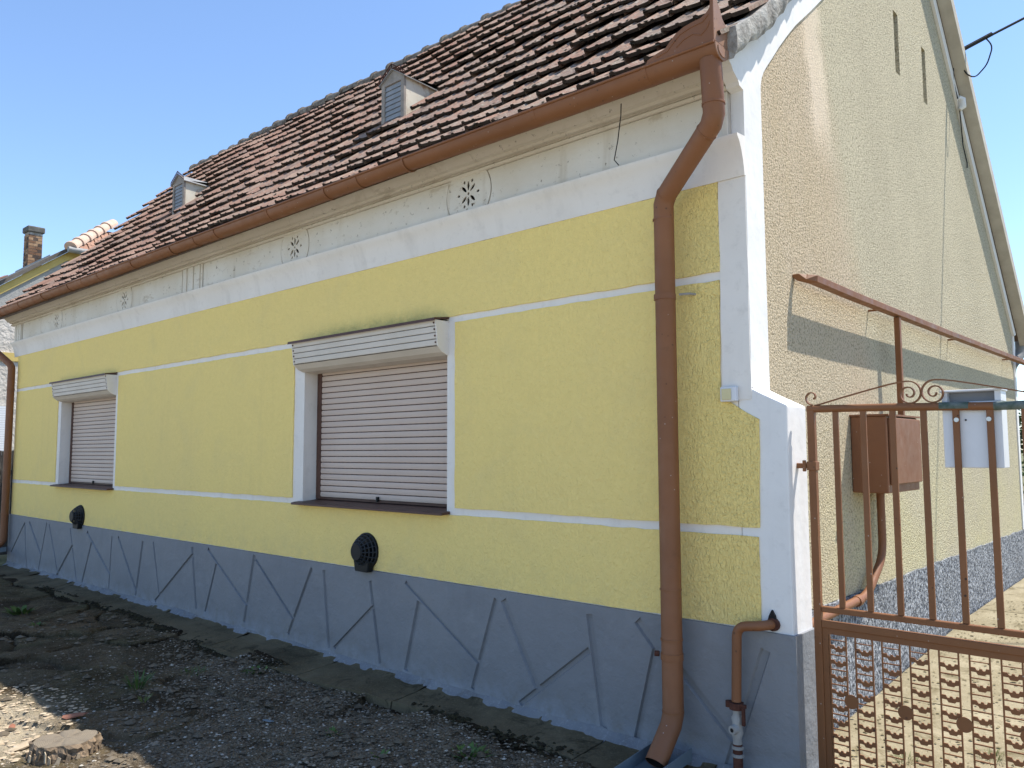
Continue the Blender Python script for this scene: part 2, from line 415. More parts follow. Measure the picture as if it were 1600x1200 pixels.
MAIL = m_simple('white_mailbox_enamel', (.66, .66, .68), (.71, .71, .73), 5, .4, .05)
STEEL = m_simple('bolt_steel', (.5, .5, .5), (.6, .6, .6), 20, .35, .1, metal=.8)
GREENP = m_simple('chipped_green_paint', (.06, .09, .07), (.16, .18, .17), 25, .8, .4)
GRD = m_ground(); APR = m_concrete('mossy_concrete', (.085, .068, .040), (.162, .131, .080), amt=.75)
PATH = m_concrete('pale_concrete_path', (.22, .185, .115), (.34, .295, .20), (.13, .105, .055), .85)
def m_pebble():
    t = NT('mixed_pebble', .9, .2); at = t.n('ShaderNodeAttribute', attribute_name='rnd')
    c = t.ramp(at.outputs['Fac'], [(0, (.24, .20, .15)), (.3, (.11, .088, .062)), (.6, (.17, .142, .105)), (.85, (.28, .24, .185)), (1, (.52, .48, .41))])
    c = t.mix(t.fr(t.noise(60, 3), .4, .7, 0, .5), c, (.14, .12, .095))
    return t.out(c, t.bump(t.noise(120, 3), .4, .004))
STN = m_pebble()
STN2 = m_concrete('grey_rubble', (.085, .068, .047), (.18, .148, .108), amt=.5)
WOODT = m_stump_top(); BARK = m_simple('flaking_bark', (.10, .075, .05), (.28, .20, .13), 20, .95, .8, 50)
CHIP = m_simple('wood_chip', (.34, .26, .17), (.50, .41, .29), 14, .9)
BRICKR = m_simple('red_brick_shard', (.24, .10, .06), (.33, .15, .10), 14, .9)
LEAF = m_leaf('weed_leaf', (.045, .085, .018), (.09, .15, .035)); TLEAF = m_leaf('tree_leaf', (.022, .045, .012), (.055, .10, .028))
GRASS = m_leaf('grass_blade', (.09, .13, .03), (.20, .24, .07)); TRUNK = m_simple('tree_bark', (.07, .055, .04), (.13, .10, .075), 12, .95, .7)
CABLE = m_simple('black_cable', (.010, .010, .011), (.016, .016, .017), 20, .5)
CERAM = m_simple('white_ceramic', (.7, .68, .64), (.75, .73, .7), 10, .3)
NWALL = m_simple('grey_neighbour_render', (.30, .29, .27), (.37, .355, .33), 3, .95, .7, 25, bd=.02)
NROUGH = m_simple('pale_lumpy_render', (.47, .42, .36), (.58, .53, .47), 4, .95, .9, 9, bd=.05)
NYEL = m_simple('ochre_neighbour_trim', (.50, .37, .12), (.56, .42, .15), 4, .9)
BRICK = m_simple('sooty_chimney_brick', (.14, .075, .045), (.30, .17, .095), 5, .95, .5)
CHCAP = m_simple('sooty_concrete_cap', (.09, .085, .075), (.16, .15, .13), 9, .95, .5)
FENCE = m_simple('dark_weathered_boards', (.045, .04, .036), (.085, .075, .065), 8, .9, .5)
NSHUT = m_simple('white_shutter_slat', (.66, .67, .70), (.70, .71, .73), 4, .5)
JBOX = m_simple('cream_plastic_cover', (.62, .54, .30), (.66, .58, .34), 6, .5)
EARTH = m_simple('dry_lawn_soil', (.11, .11, .05), (.19, .18, .09), 2.5, .95, .7, 30, bd=.03)

# ------------------------------------------------------------------ ground
def ground():
    def h(x, y):
        base = np.where(y > -.5, .05+.03*np.clip((y+.5)/.5, 0, 1), .05-.02*np.clip(-y-.5, 0, 3))
        return base
    nx, ny = 720, 190
    xs = np.linspace(-10.6, .6, nx); ys = np.concatenate([np.linspace(-3.4, -2.2, 40, endpoint=False), np.linspace(-2.2, .0, ny-40)])
    X, Y = np.meshgrid(xs, ys)
    Z = h(X, Y)
    # broken plates: warped voronoi, each plate tilted and set at its own height
    rs = np.random.RandomState(5); n = 150
    px = rs.uniform(-11, 1, n); py = rs.uniform(-3.5, .2, n); ph = rs.uniform(-.022, .028, n); tx = rs.uniform(-.06, .06, n); ty = rs.uniform(-.07, .07, n)
    wx = X+.28*fbm(X*2.2, Y*2.2)+.06*fbm(X*11, Y*11); wy = Y*1.25+.28*fbm(X*2.2+40, Y*2.2)+.06*fbm(X*11+9, Y*11)
    d1 = np.full(X.shape, 9.); d2 = d1.copy(); idx = np.zeros(X.shape, int)
    for i in range(n):
        d = np.hypot(wx-px[i], wy-py[i]*1.25)
        m = d < d1; d2 = np.where(m, d1, np.minimum(d2, d)); idx = np.where(m, i, idx); d1 = np.where(m, d, d1)
    edge = d2-d1
    zone = 1/(1+np.exp(-( (X+3.35+1.35*(Y+1.15))*2.4 + 6*fbm(X*1.6+3, Y*1.6+8) )))
    zone = zone*np.clip((-Y-.30)*4, 0, 1)
    plate = ph[idx]+(X-px[idx])*tx[idx]+(Y-py[idx])*ty[idx]
    crack = -.05*np.exp(-(edge/.026)**2)
    ke = (1-.75*zone)
    Z = Z+plate*ke+crack*ke*np.clip(.35+2.2*fbm(X*1.7+50, Y*1.7), .05, 1)
    Z += .030*fbm(X*3, Y*3, 3)+.016*fbm(X*13, Y*13, 4)*(1+zone)+.045*zone*np.maximum(fbm(X*6+20, Y*6, 3), 0)+.012*fbm(X*45, Y*45, 2)*(.6+zone)
    Z = np.where(Y > -.30, np.minimum(Z, .045), Z)
    verts = np.stack([X, Y, Z], -1).reshape(-1, 3)
    I = np.arange(len(ys)*nx).reshape(len(ys), nx)
    faces = np.stack([I[:-1, :-1], I[:-1, 1:], I[1:, 1:], I[1:, :-1]], -1).reshape(-1, 4)
    me = bpy.data.meshes.new('ground'); me.from_pydata(verts.tolist(), [], faces.tolist())
    a = me.attributes.new('zone', 'FLOAT', 'POINT'); a.data.foreach_set('value', zone.reshape(-1).astype(np.float32))
    jn = np.exp(-(edge/.035)**2)*np.clip(.45+2.4*fbm(X*1.7+50, Y*1.7), 0, 1)*(1-.65*zone)
    jn = np.maximum(jn, np.clip((Y+.47+.10*fbm(X*3, Y*3))*9, 0, 1)*np.clip(.6+2.5*fbm(X*2.3+7, Y*2.3), 0, 1))
    a = me.attributes.new('joint', 'FLOAT', 'POINT'); a.data.foreach_set('value', jn.reshape(-1).astype(np.float32))
    tone = rs.rand(n)[idx]
    a = me.attributes.new('tone', 'FLOAT', 'POINT'); a.data.foreach_set('value', tone.reshape(-1).astype(np.float32))
    me.materials.append(GRD); me.polygons.foreach_set('use_smooth', [True]*len(me.polygons))
    tag(link('ground', me), 'broken dark concrete and grit in front of the yellow house', kind='structure')
    def zat(x, y):
        i = int(np.clip(np.searchsorted(ys, y), 0, len(ys)-1)); j = int(np.clip((x-xs[0])/(xs[1]-xs[0]), 0, nx-1)); return float(Z[i, j])
    return zat
ZAT = ground()
far = MB(); e = 1500
# one far sheet with a hole where the fine ground, path and house lie is not needed: it sits lower
far.add([(-e, -e, -.06), (e, -e, -.06), (e, e, -.06), (-e, e, -.06)], [(0, 1, 2, 3)])
fo = far.build('terrain', EARTH); tag(fo, 'dry grass and earth around the houses', kind='structure')
# road-side strip in front (behind and beside the camera)
st = MB(); st.add([(-60, -14, -.02), (60, -14, -.02), (60, -3.39, -.02), (-60, -3.39, -.02)], [(0, 1, 2, 3)])
tag(st.build('street', m_concrete('pale_street_concrete', (.40, .37, .31), (.48, .45, .39), (.30, .28, .23), .4)), 'pale sunlit street in front of the house', kind='structure')
for (a, b) in ((-60, -10.59), (.59, 60)):
    s_ = MB(); s_.add([(a, -3.4, -.024), (b, -3.4, -.024), (b, -.05, .03), (a, -.05, .03)], [(0, 1, 2, 3)])
    tag(s_.build('verge', PATH if a > 0 else GRD), 'bare strip between street and gate' if a > 0 else 'bare strip in front of the neighbouring plot', kind='structure')

# concrete apron along the wall, broken into lengths
apr = empty('wall_apron', (-5, -.2, 0)); tag(apr, 'dark mossy concrete strip along the foot of the plinth', kind='structure')
xa = -10.7
while xa < -.25:
    L = rng.uniform(.9, 1.9); xb = min(xa+L, -.2)
    n = max(6, int((xb-xa)/.05)); m = 9; vs = []; fs = []
    for i in range(n+1):
        x = xa+.006+(xb-xa-.012)*i/n
        wid = .36+.05*math.sin(x*1.1)+.10*float(fbm(np.array(x*2.3), np.array(1.7)))+.05*float(fbm(np.array(x*11), np.array(3.1)))
        for j in range(m+1):
            y = -.012-wid*j/m
            z = .092-.028*(j/m)+.022*float(fbm(np.array(x*5), np.array(y*5+9)))+.012*float(fbm(np.array(x*22), np.array(y*22)))
            if j == 0: z += .015
            vs.append((x, y, z))
        vs.append((x, -.012-wid-.012, -.02))
    k = m+2
    for i in range(n):
        for j in range(m+1): fs.append((i*k+j, (i+1)*k+j, (i+1)*k+j+1, i*k+j+1))
    fs += [tuple(range(k)), tuple(n*k+j for j in range(k-1, -1, -1))]
    mb = MB(); mb.add(vs, fs); o = mb.build('concrete_strip', APR, apr, smooth=True)
    o.matrix_parent_inverse = Matrix.Translation((5, .2, 0)); xa = xb
def keep(o, p):
    o.parent = p; o.matrix_parent_inverse = Matrix.Translation(-Vector(p.location)); return o

# courtyard path beside the gable, rising towards the back, cast in slabs
py = .30; pa = empty('courtyard_path', (.9, 3, .1)); tag(pa, 'pale sunlit concrete path beside the gable behind the gate', kind='structure')
def pz(y): return .075+.20*min(1, max(0, (y-.2)/3.4))+.018*max(0, y-3.4)
while py < 9:
    for (xa_, xb_) in ((.03, .98), (.992, 2.1)):
        ye = py+1.25; mb = MB(); nn = 14; vs = []; fs = []
        for i in range(nn+1):
            for j in range(nn+1):
                x = xa_+(xb_-xa_)*i/nn; y = py+(ye-.012-py)*j/nn
                z = pz(y)+.008*float(fbm(np.array(x*4), np.array(y*4)))+(.0 if 0 < i < nn and 0 < j < nn else -.012)
                vs.append((x, y, z))
        for i in range(nn):
            for j in range(nn):
                a = i*(nn+1)+j; fs.append((a, a+nn+1, a+nn+2, a+1))
        mb.add(vs, fs); keep(mb.build('path_slab', PATH, smooth=True), pa)
    py += 1.25
yb = MB(); yb.add([(-.2, .05, .035), (2.12, .05, .035), (2.12, 3.6, .225), (-.2, 3.6, .225), (2.12, 9, .31), (-.2, 9, .31)], [(0, 1, 2, 3), (3, 2, 4, 5)])
tag(yb.build('path_bed', EARTH), 'earth joints showing between the path slabs', kind='structure')
lw = MB(); lw.add([(2.1, .05, .03), (30, .05, .03), (30, 40, .3), (2.1, 40, .3)], [(0, 1, 2, 3)])
lw.add([(-14, 8.9, .3), (2.1, 8.9, .3), (2.1, 40, .3), (-14, 40, .3)], [(0, 1, 2, 3)])
tag(lw.build('lawn', EARTH), 'dry grassy yard beyond the courtyard path', kind='structure')

# ------------------------------------------------------------------ the yellow house
H = empty('yellow_house', (-5.4, 3, 0)); tag(H, 'yellow rendered house with tiled roof, white trim and blue-grey plinth', 'house')
def hp(name, mb, mat, **k): return keep(mb.build(name, mat, **k), H)
OPN = [(-3.765, -2.11), (-9.095, -7.44)]      # window openings
w = MB()
w.box(-10.83, -9.095, 0, .34, 0, 3.6); w.box(-7.44, -3.765, 0, .34, 0, 3.6); w.box(-2.11, -.06, 0, .34, 0, 3.6)
for a, b in OPN: w.box(a, b, 0, .34, 0, 1.2); w.box(a, b, 0, .34, 2.36, 3.6)
wall = hp('front_wall', w, WHT)
yp = [(jit(-10.80, -.135, 2.483, 2.937)), jit(-10.80, -9.19, 1.236, 2.44), jit(-7.37, -3.905, 1.236, 2.44),
      jitpoly([(-2.03, 1.236), (.035, 1.236), (.047, 1.744), (-.148, 1.862), (-.140, 2.44), (-2.03, 2.44)]),
      jit(-10.80, .028, .768, 1.192)]
for p in yp:
    me = MB().prism(p, 'y', -.009, .002)
    hp('yellow_render_panel', me, YEL)
# back, far side walls (plain)
bw = MB(); bw.box(-10.83, -.36, 5.85, 6.15, 0, 3.2); hp('back_wall', bw, NROUGH)
fw = MB(); fw.prism([(.34, 0), (5.85, 0), (5.85, 3.2), (2.75, 6.3), (.34, 3.85)], 'x', -10.83, -10.5); hp('far_gable_wall', fw, NROUGH)
# corner pier: white, stepped, doubles as gate post
pr = MB()
pts = [(-.058, .70), (.182, .70), (.180, 1.2), (.183, 1.806), (.06, 1.866), (-.012, 1.905), (-.058, 1.93)]
pr.prism(pts, 'y', -.002, .215)
pier = hp('corner_pier', pr, WHT2, bevel=.008, seg=2)
fp = MB(); fp.prism(jitpoly([(-.137, 1.87), (-.06, 1.84), (.0112, 1.84), (.0112, 2.935), (-.134, 2.935)], .1, .002), 'y', -.0055, .001); hp('pilaster_face', fp, WHT)

# profile of the front roof slope (y,z) and helpers
PROF = [(-.28, 3.515), (0, 3.70), (.27, 3.925), (.72, 4.36), (1.2, 4.84), (1.645, 5.30), (2.12, 5.79), (2.75, 6.46)]
cum = [0]
for a, b in zip(PROF, PROF[1:]): cum.append(cum[-1]+math.hypot(b[0]-a[0], b[1]-a[1]))
def prof(s):
    if s > cum[-1]:
        a, b = PROF[-2], PROF[-1]; k = (s-cum[-1])/(cum[-1]-cum[-2]); return (b[0]+(b[0]-a[0])*k, b[1]+(b[1]-a[1])*k)
    for i in range(len(cum)-1):
        if s <= cum[i+1]+1e-9:
            k = (s-cum[i])/(cum[i+1]-cum[i]); a, b = PROF[i], PROF[i+1]; return (a[0]+(b[0]-a[0])*k, a[1]+(b[1]-a[1])*k)
XL, XR = -11.45, .120
REAR = [(2.75, 6.46), (4.4, 4.78), (6.35, 2.80)]
# gable: roughcast slab with two recessed slots
under = lambda d: [(y, z-d) for y, z in PROF if y > .2]
gpoly = [(.20, .76), (6.12, .76), (6.12, 2.85)]+[(4.4, 4.60), (2.75, 6.26)]+[(y, z-.2) for y, z in reversed(PROF) if .5 < y < 2.5]+[(.20, 3.62)]
gm = MB().prism(jitpoly(gpoly, .12, .0), 'x', -.06, .0).mesh('g', GAB)
cut = MB(); cut.box(-.2, .1, 2.53, 2.635, 4.375, 4.852); cut.box(-.2, .1, 3.235, 3.335, 4.378, 4.84)
gme = boolean(gm, cut.mesh('c'), 'gable_render', GAB)
keep(link('gable_render', gme), H)
gb = MB(); gb.prism([(.34, 0), (6.12, 0), (6.12, 2.85), (4.4, 4.60), (2.75, 6.26), (1.2, 4.64), (.34, 3.79)], 'x', -.40, -.115); hp('gable_wall', gb, GAB)
for (yy, z0) in ((2.582, 4.40), (3.285, 4.40)):
    b = MB(); prof_ = [(.0, .012), (.02, .026), (.05, .018), (.09, .012), (.13, .024), (.15, .014), (.17, .026), (.19, .01)]
    b.tube([(-.075, yy, z0+a) for a, r_ in prof_], [r_ for a, r_ in prof_], 10); hp('slot_baluster', b, MORT, smooth=True)
gp = MB(); gp.prism(jitpoly([(.225, -.05), (6.17, -.05), (6.17, .771), (.225, .757)], .09, .007), 'x', -.06, .014); hp('gable_plinth', gp, GPL)
wr = MB(); wr.box(-.06, .010, 6.121, 6.20, .772, 3.02); hp('rear_corner_strip', wr, WHT2)
# white rake trim on the gable
up_ = [(y, z-.115) for y, z in PROF if y > -.05]; lo_ = [(.197, 3.40), (.20, 3.46), (.215, 3.505), (.24, 3.545), (.28, 3.59), (.34, 3.65), (.45, 3.765), (.56, 3.87), (.68, 3.978), (.9, 4.15), (1.183, 4.38), (1.645, 4.86), (2.12, 5.36), (2.75, 6.00)]
pl = MB(); pl.prism([(.001, 1.90), (.20, 1.86), (.197, 2.6)]+lo_+up_[::-1]+[(-.10, 3.625), (-.19, 3.59), (-.21, 3.56), (-.205, 3.52), (-.17, 3.485), (-.12, 3.455), (-.10, 3.43), (-.05, 3.40), (-.04, 3.38), (.001, 3.37), (.001, 2.6)], 'x', -.057, .012)
hp('corner_pilaster', pl, WHT2)
rk = MB(); rk.prism([(2.75, 6.34), (4.4, 4.66), (6.22, 2.80), (6.12, 2.78), (4.4, 4.52), (2.75, 6.20)], 'x', .001, .024); hp('rake_trim', rk, WHT2)

# plinth with real incised lines
GRV = [(-10.2,.68,-10.7,.26),(-10.2,.68,-10.05,.08),(-10.02,.7,-9.55,.33),(-9.38,.73,-9.62,.1),(-9.29,.71,-8.94,.16),(-8.49,.52,-8.99,.1),(-8.59,.71,-8.33,.11),(-7.93,.59,-8.17,.11),(-8.07,.7,-7.4,.3),(-7.37,.7,-7.41,.1),(-7.21,.7,-6.72,.19),(-6.6,.7,-6.73,.14),(-6.36,.71,-6.19,.21),(-5.52,.66,-6.28,.14),(-5.54,.72,-5.43,.17),(-5.08,.61,-5.26,.17),(-5.24,.73,-4.55,.32),(-4.44,.74,-4.58,.17),(-4.45,.73,-3.85,.3),(-3.6,.71,-3.91,.17),(-3.44,.71,-3.36,.15),(-2.84,.52,-3.3,.16),(-2.88,.69,-2.76,.14),(-2.36,.61,-2.49,.14),(-2.5,.72,-1.81,.31),(-1.66,.71,-1.86,.14),(-1.6,.71,-1.33,.24),(-.96,.52,-1.47,.13),(-.96,.71,-.87,.11),(-.65,.72,-.54,.6),(-.54,.6,-.67,.1),(-.4,.51,-.12,.24),(.05,.68,-.15,.11)]
pm = MB(); pm.box(-10.86, .196, -.016, .05, -.05, .762)
cm = MB()
for i, (x0, z0, x1, z1) in enumerate(GRV):
    d = Vector((x1-x0, 0, z1-z0)); L = d.length; d.normalize(); nrm = Vector((-d.z, 0, d.x)); A = Vector((x0, 0, z0)); B = Vector((x1, 0, z1))
    hw = .012+.003*(i % 3)+(.004 if i > 25 else 0); q = []
    for P in (A, B):
        for (s_, yy) in ((-1.5, -.03), (1.5, -.03), (.75, -.002+.0006*(i % 4)), (-.75, -.002+.0006*(i % 4))):
            q.append(P+nrm*hw*s_+Vector((0, yy, 0)))
    cm.add(q, [(3, 2, 1, 0), (4, 5, 6, 7), (0, 1, 5, 4), (1, 2, 6, 5), (2, 3, 7, 6), (3, 0, 4, 7)])
pme = boolean(pm.mesh('p', PLI), cm.mesh('c'), 'plinth', PLI); keep(link('plinth', pme), H)
ps = MB(); ps.box(.06, .1955, .051, .224, -.05, .7615); hp('pier_plinth', ps, PLI)
fl = MB(); nf = 320; vs = []; fs = []
for i in range(nf+1):
    x = -10.86+11.05*i/nf; f1 = float(fbm(np.array(x*3.1), np.array(.4))); f2 = float(fbm(np.array(x*13.0), np.array(5.4)))
    tz = .125+.05*f1+.02*f2; oy = -.045-.05*f1-.025*f2
    vs += [(x, -.0165, tz), (x, -.026, tz-.022+.02*f2), (x, oy-.012, .085+.02*f2), (x, oy-.03, .03)]
for i in range(nf):
    for j in range(3): a = i*4+j; fs.append((a, a+4, a+5, a+1))
fl.add(vs, fs); hp('plinth_fillet', fl, FIL, smooth=True)

# cornice
def extrude_profile(pts, x0, x1): return MB().prism(pts, 'x', x0, x1)
cv = [(.001, 2.936), (-.012, 2.936), (-.016, 2.965), (-.024, 3.01), (-.038, 3.055), (-.058, 3.095), (-.078, 3.118), (-.080, 3.131), (.001, 3.134)]
hp('cove_moulding', extrude_profile(cv, -10.95, .0125), WHT, smooth=True)
co = [(.001, 3.3795), (-.034, 3.3795), (-.046, 3.384), (-.052, 3.392), (-.046, 3.401), (-.038, 3.404), (-.038, 3.411), (-.066, 3.413), (-.070, 3.428), (-.10, 3.431), (-.105, 3.445), (-.125, 3.465), (-.155, 3.482), (-.185, 3.495), (-.19, 3.52), (-.215, 3.522), (-.22, 3.56), (.001, 3.60)]
hp('cornice_moulding', extrude_profile(co, -11.05, -.059), FRZ, smooth=True)
# frieze: back plane, margins, blocks, star plates
hs = .12
STARS = [-1.883, -3.895, -7.235, -9.30]
fb = MB(); hs = .12
xs_ = [-10.86]+sum([[s-hs, s+hs] for s in sorted(STARS)], [])+[-.061]
for i in range(0, len(xs_), 2): fb.box(xs_[i], xs_[i+1], -.022, .001, 3.1345, 3.3790)
hp('frieze', fb, FRZD)
dl = MB(); dl.box(-10.6, -.36, -.0325, -.0225, 3.1347, 3.1395); hp('ledge_shade_line', dl, LEDGE_SHADE)  # thin dark strip standing in for the shadow gap below the panels
def star_plate():
    pts = []; rr = .20; hz = .124
    a0 = math.asin(hz/rr)
    for i in range(9): a = -a0+2*a0*i/8; pts.append((rr*math.cos(a), rr*math.sin(a)))
    for i in range(9): a = math.pi-a0+2*a0*i/8; pts.append((rr*math.cos(a), rr*math.sin(a)))
    body = MB().prism(pts, 'y', -.0315, -.0225).mesh('s', FRZ)
    c = MB()
    def ell(cx, cz, a, b, ang):
        q = []
        for k in range(12):
            t = 2*math.pi*k/12; u = a*math.cos(t); v = b*math.sin(t)*(1-.25*abs(math.cos(t)))
            q.append((cx+u*math.cos(ang)-v*math.sin(ang), cz+u*math.sin(ang)+v*math.cos(ang)))
        c.prism(q, 'y', -.06, .02)
    ell(0, 0, .010, .011, 0)
    for dg in (90, 270, 42, 138, 222, 318): an = R(dg); ell(.052*math.cos(an), .052*math.sin(an), .031, .0115, an)
    for dg in (0, 180, 66, 114, 246, 294): an = R(dg); ell(.088*math.cos(an), .088*math.sin(an), .013, .0095, an)
    return boolean(body, c.mesh('c'), 'star_vent', FRZ)
spm = star_plate(); bkm = MB().box(-.119, .119, -.004, -.001, -.118, .118).mesh('vent_dark_back', DARK)  # near-black plate painting the unlit cavity behind the star holes
for s_ in STARS:
    o = keep(link('star_vent', spm, None, (s_, 0, 3.2605)), H)
    b = link('vent_dark_back', bkm, o)
# raised panels between the plates (their scalloped ends follow the star plates)
def fpanel(x0, x1, arc0, arc1):
    z0, z1 = 3.140, 3.376; pts = []
    def arc(xc, side):
        rr = .207; q = []
        for i in range(9):
            dz = -.118+.236*i/8; q.append((xc+side*math.sqrt(rr*rr-dz*dz), 3.258+dz))
        return q
    right = arc(arc1, -1) if arc1 is not None else [(x1, z0), (x1, z1)]
    left = (arc(arc0, 1) if arc0 is not None else [(x0, z0), (x0, z1)])[::-1]
    hp('frieze_panel', MB().prism(right+left, 'y', -.031, -.021), FRZ, bevel=.003)
BLK = [(-10.90, -10.62), (-5.86, -5.46)]
fpanel(-1.7, -.061, -1.883, None); fpanel(0, 0, -3.895, -1.883); fpanel(-5.44, 0, None, -3.895); fpanel(0, -5.88, -7.235, None); fpanel(0, 0, -9.30, -7.235); fpanel(-10.58, 0, None, -9.30)
for a, b in BLK:
    q = MB(); q.box(a, b, -.034, -.021, 3.1346, 3.3788); k = 3
    for i in range(k):
        c = a+(b-a)*(i+.5)/k; q.box(c-.034, c+.034, -.046, -.0335, 3.145, 3.375)
    hp('fluted_block', q, FRZ, bevel=.004)
wv = MB(); wv.tube([(-.56, -.22, 3.40), (-.59, -.18, 3.36), (-.66, -.11, 3.26), (-.70, -.088, 3.17), (-.675, -.083, 3.136)], .003, 6)
tag(wv.build('hanging_wire', CABLE), 'short thin dark wire hanging below the gutter onto the cornice ledge', 'wire')

# ------------------------------------------------------------------ windows with roller shutters
def make_window():
    wd = empty('roller_shutter_window', (-2.94, 0, 1.2)); P = Vector(wd.location)
    def sub(name, mb, mat, **k):
        o = mb.build(name, mat, **k); o.parent = wd; o.matrix_parent_inverse = Matrix.Translation(-P); return o
    x0, x1 = -3.765, -2.11; y = .13
    bk = MB(); bk.box(x0+.03, x1-.03, y+.030, y+.04, 1.2, 2.36); sub('shutter_back', bk, DARK)
    for a in (x0+.0, x1-.055): g = MB(); g.box(a, a+.055, y-.012, y+.029, 1.222, 2.358); sub('guide_rail', g, DBRN, bevel=.004)
    xa, xb = x0+.057, x1-.057; pitch = .0458; z = 1.243
    sl = MB()
    pr_ = [(0, 0), (-.0035, .0025), (-.005, .012), (-.0055, .021), (-.005, .030), (-.0035, .0385), (0, .041), (.006, .041), (.006, 0)]
    sl.prism(pr_, 'x', xa, xb)
    sl2 = MB(); n = 27
    for i in range(n):
        a = xa+(xb-xa)*(i+.12)/n; b = xa+(xb-xa)*(i+.82)/n; sl2.box(a, b, .0035, .0055, -.0047, -.0002)
    wm_ = sl2.mesh('slotted_web', DBRN)  # dark brown on the web paints the shade between slats
    sm_ = sl.mesh('shutter_slat', SLAT, True)
    i = 0
    while z < 2.34:
        o = link('shutter_slat', sm_, wd); o.matrix_parent_inverse = Matrix.Translation(-P); o.location = (0, y, z); z += pitch; i += 1
        o2 = link('slotted_web', wm_, wd); o2.matrix_parent_inverse = Matrix.Translation(-P); o2.location = (0, y, z-pitch)
    bb = MB(); bb.box(xa, xb, y-.012, y+.008, 1.226, 1.241); sub('bottom_rail', bb, DBRN)
    ct = MB(); ct.box(-2.98, -2.962, y-.026, y-.010, 1.232, 1.268); sub('stop_buffer', ct, BLKP)
    # sill
    s2 = MB(); s2.prism([(.14, 1.222), (-.05, 1.208), (-.075, 1.203), (-.078, 1.188), (-.05, 1.190), (.14, 1.2005)], 'x', x0-.05, x1+.03); sub('sill', s2, DBRN, bevel=.003)
    # hood: four boards, soffit, ends, cap
    fy = lambda t: -.118+.022*t
    zt, zb = 2.452, 2.283; hx0, hx1 = -3.775, -2.104
    for k in range(4):
        a = k/4; b = (k+1)/4; za = zt+(zb-zt)*a; zb_ = zt+(zb-zt)*b+.0045
        m_ = MB(); m_.prism([(fy(a), za), (fy(b), zb_), (fy(b)+.012, zb_), (fy(a)+.012, za)], 'x', hx0, hx1); h_ = sub('hood_board', m_, HOOD, bevel=.0025)
        for xx in (hx0+.012, hx1-.012):
            zc = (za+zb_)/2; yc = (fy(a)+fy(b))/2; sub('screw', MB().tube([(xx, yc+.003, zc), (xx, yc-.004, zc)], .0065, 8), RUST)
    so_ = MB(); so_.prism([(fy(1)+.001, 2.281), (-.055, 2.246), (-.01, 2.228), (.115, 2.222), (.115, 2.232), (-.01, 2.24), (-.05, 2.258), (fy(1)+.012, 2.2815)], 'x', hx0, hx1); sub('hood_soffit', so_, HOOD)
    for xx in (hx0-.006, hx1):
        e_ = MB(); e_.prism([(.0, 2.452), (fy(0), 2.452), (fy(1), 2.282), (-.055, 2.246), (-.01, 2.228), (.0, 2.228)], 'x', xx, xx+.006); sub('hood_end', e_, WHT)
    cp = MB(); cp.prism([(-.003, 2.482), (-.132, 2.464), (-.136, 2.444), (-.124, 2.4535), (-.003, 2.468)], 'x', hx0-.035, hx1+.012); sub('hood_cap', cp, DBRN)
    return wd
win = make_window(); keep_w = win
def copy_tree(o, parent=None, off=None):
    c = o.copy(); COL.objects.link(c)
    if parent is not None:
        c.parent = parent; c.matrix_parent_inverse = o.matrix_parent_inverse.copy()
    if off is not None: c.location = Vector(o.location)+Vector(off)
    for ch in list(o.children): copy_tree(ch, c)
    return c
win2 = copy_tree(win, None, (-5.33, 0, 0))
for w_ in (win, win2):
    w_.parent = H; w_.matrix_parent_inverse = Matrix.Translation(-Vector(H.location))

# ------------------------------------------------------------------ roof
rf = MB()
top = [(y, z) for y, z in PROF]; bot = [(y, z-.11) for y, z in PROF]
rf.prism(top+[(4.4, 4.78), (6.33, 2.82), (6.30, 2.74), (4.4, 4.67), (2.75, 6.35)]+bot[::-1][1:], 'x', XL+.04, .024)
roof = hp('roof', rf, BOARD)
def tile_mesh(name='clay_tile', w=.208, L=.405):
    cs = [(0, .000), (.003, .017), (.022, .019), (.036, .009), (.090, .006), (.098, .011), (.112, .011), (.120, .004), (.186, .000), (.206, .001)]
    vs = []; n = len(cs)
    for v in (0, L):
        for x, z in cs: vs.append((x, v, z))
    for v in (0.006, L):
        for x, z in cs: vs.append((x, v, z-.021))
    fs = []
    for i in range(n-1):
        fs.append((i, i+1, n+i+1, n+i)); fs.append((2*n+i, 3*n+i, 3*n+i+1, 2*n+i+1)); fs.append((i, 2*n+i, 2*n+i+1, i+1))
    fs += [(0, n, 3*n, 2*n), (n-1, 3*n-1, 4*n-1, 2*n-1)]
    return vs, fs
BUTT = m_simple('sooty_shaded_tile_end', (.022, .017, .014), (.060, .045, .035), 14, .95, .6, 60)  # dark butt ends: soot and moss, plus painted shade between courses
tv, tf = tile_mesh(); NB = 9
tmb = MB(); tmb.add(tv, tf); TME = tmb.mesh('clay_tile', TILE)
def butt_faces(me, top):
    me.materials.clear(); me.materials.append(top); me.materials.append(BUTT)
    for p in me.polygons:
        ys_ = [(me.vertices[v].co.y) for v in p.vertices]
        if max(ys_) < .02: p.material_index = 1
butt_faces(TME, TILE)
EXP = .335; CAMP = Vector((1.7337, -3.6, 1.6)); tiles = []
nc = int((cum[-1]+.02)/EXP)
XS = []; x = XL
while x < XR-.15: XS.append(x); x += .2095
DORMS = [(-3.95, -3.63, .90, 1.50), (-8.53, -8.20, 1.06, 1.66)]
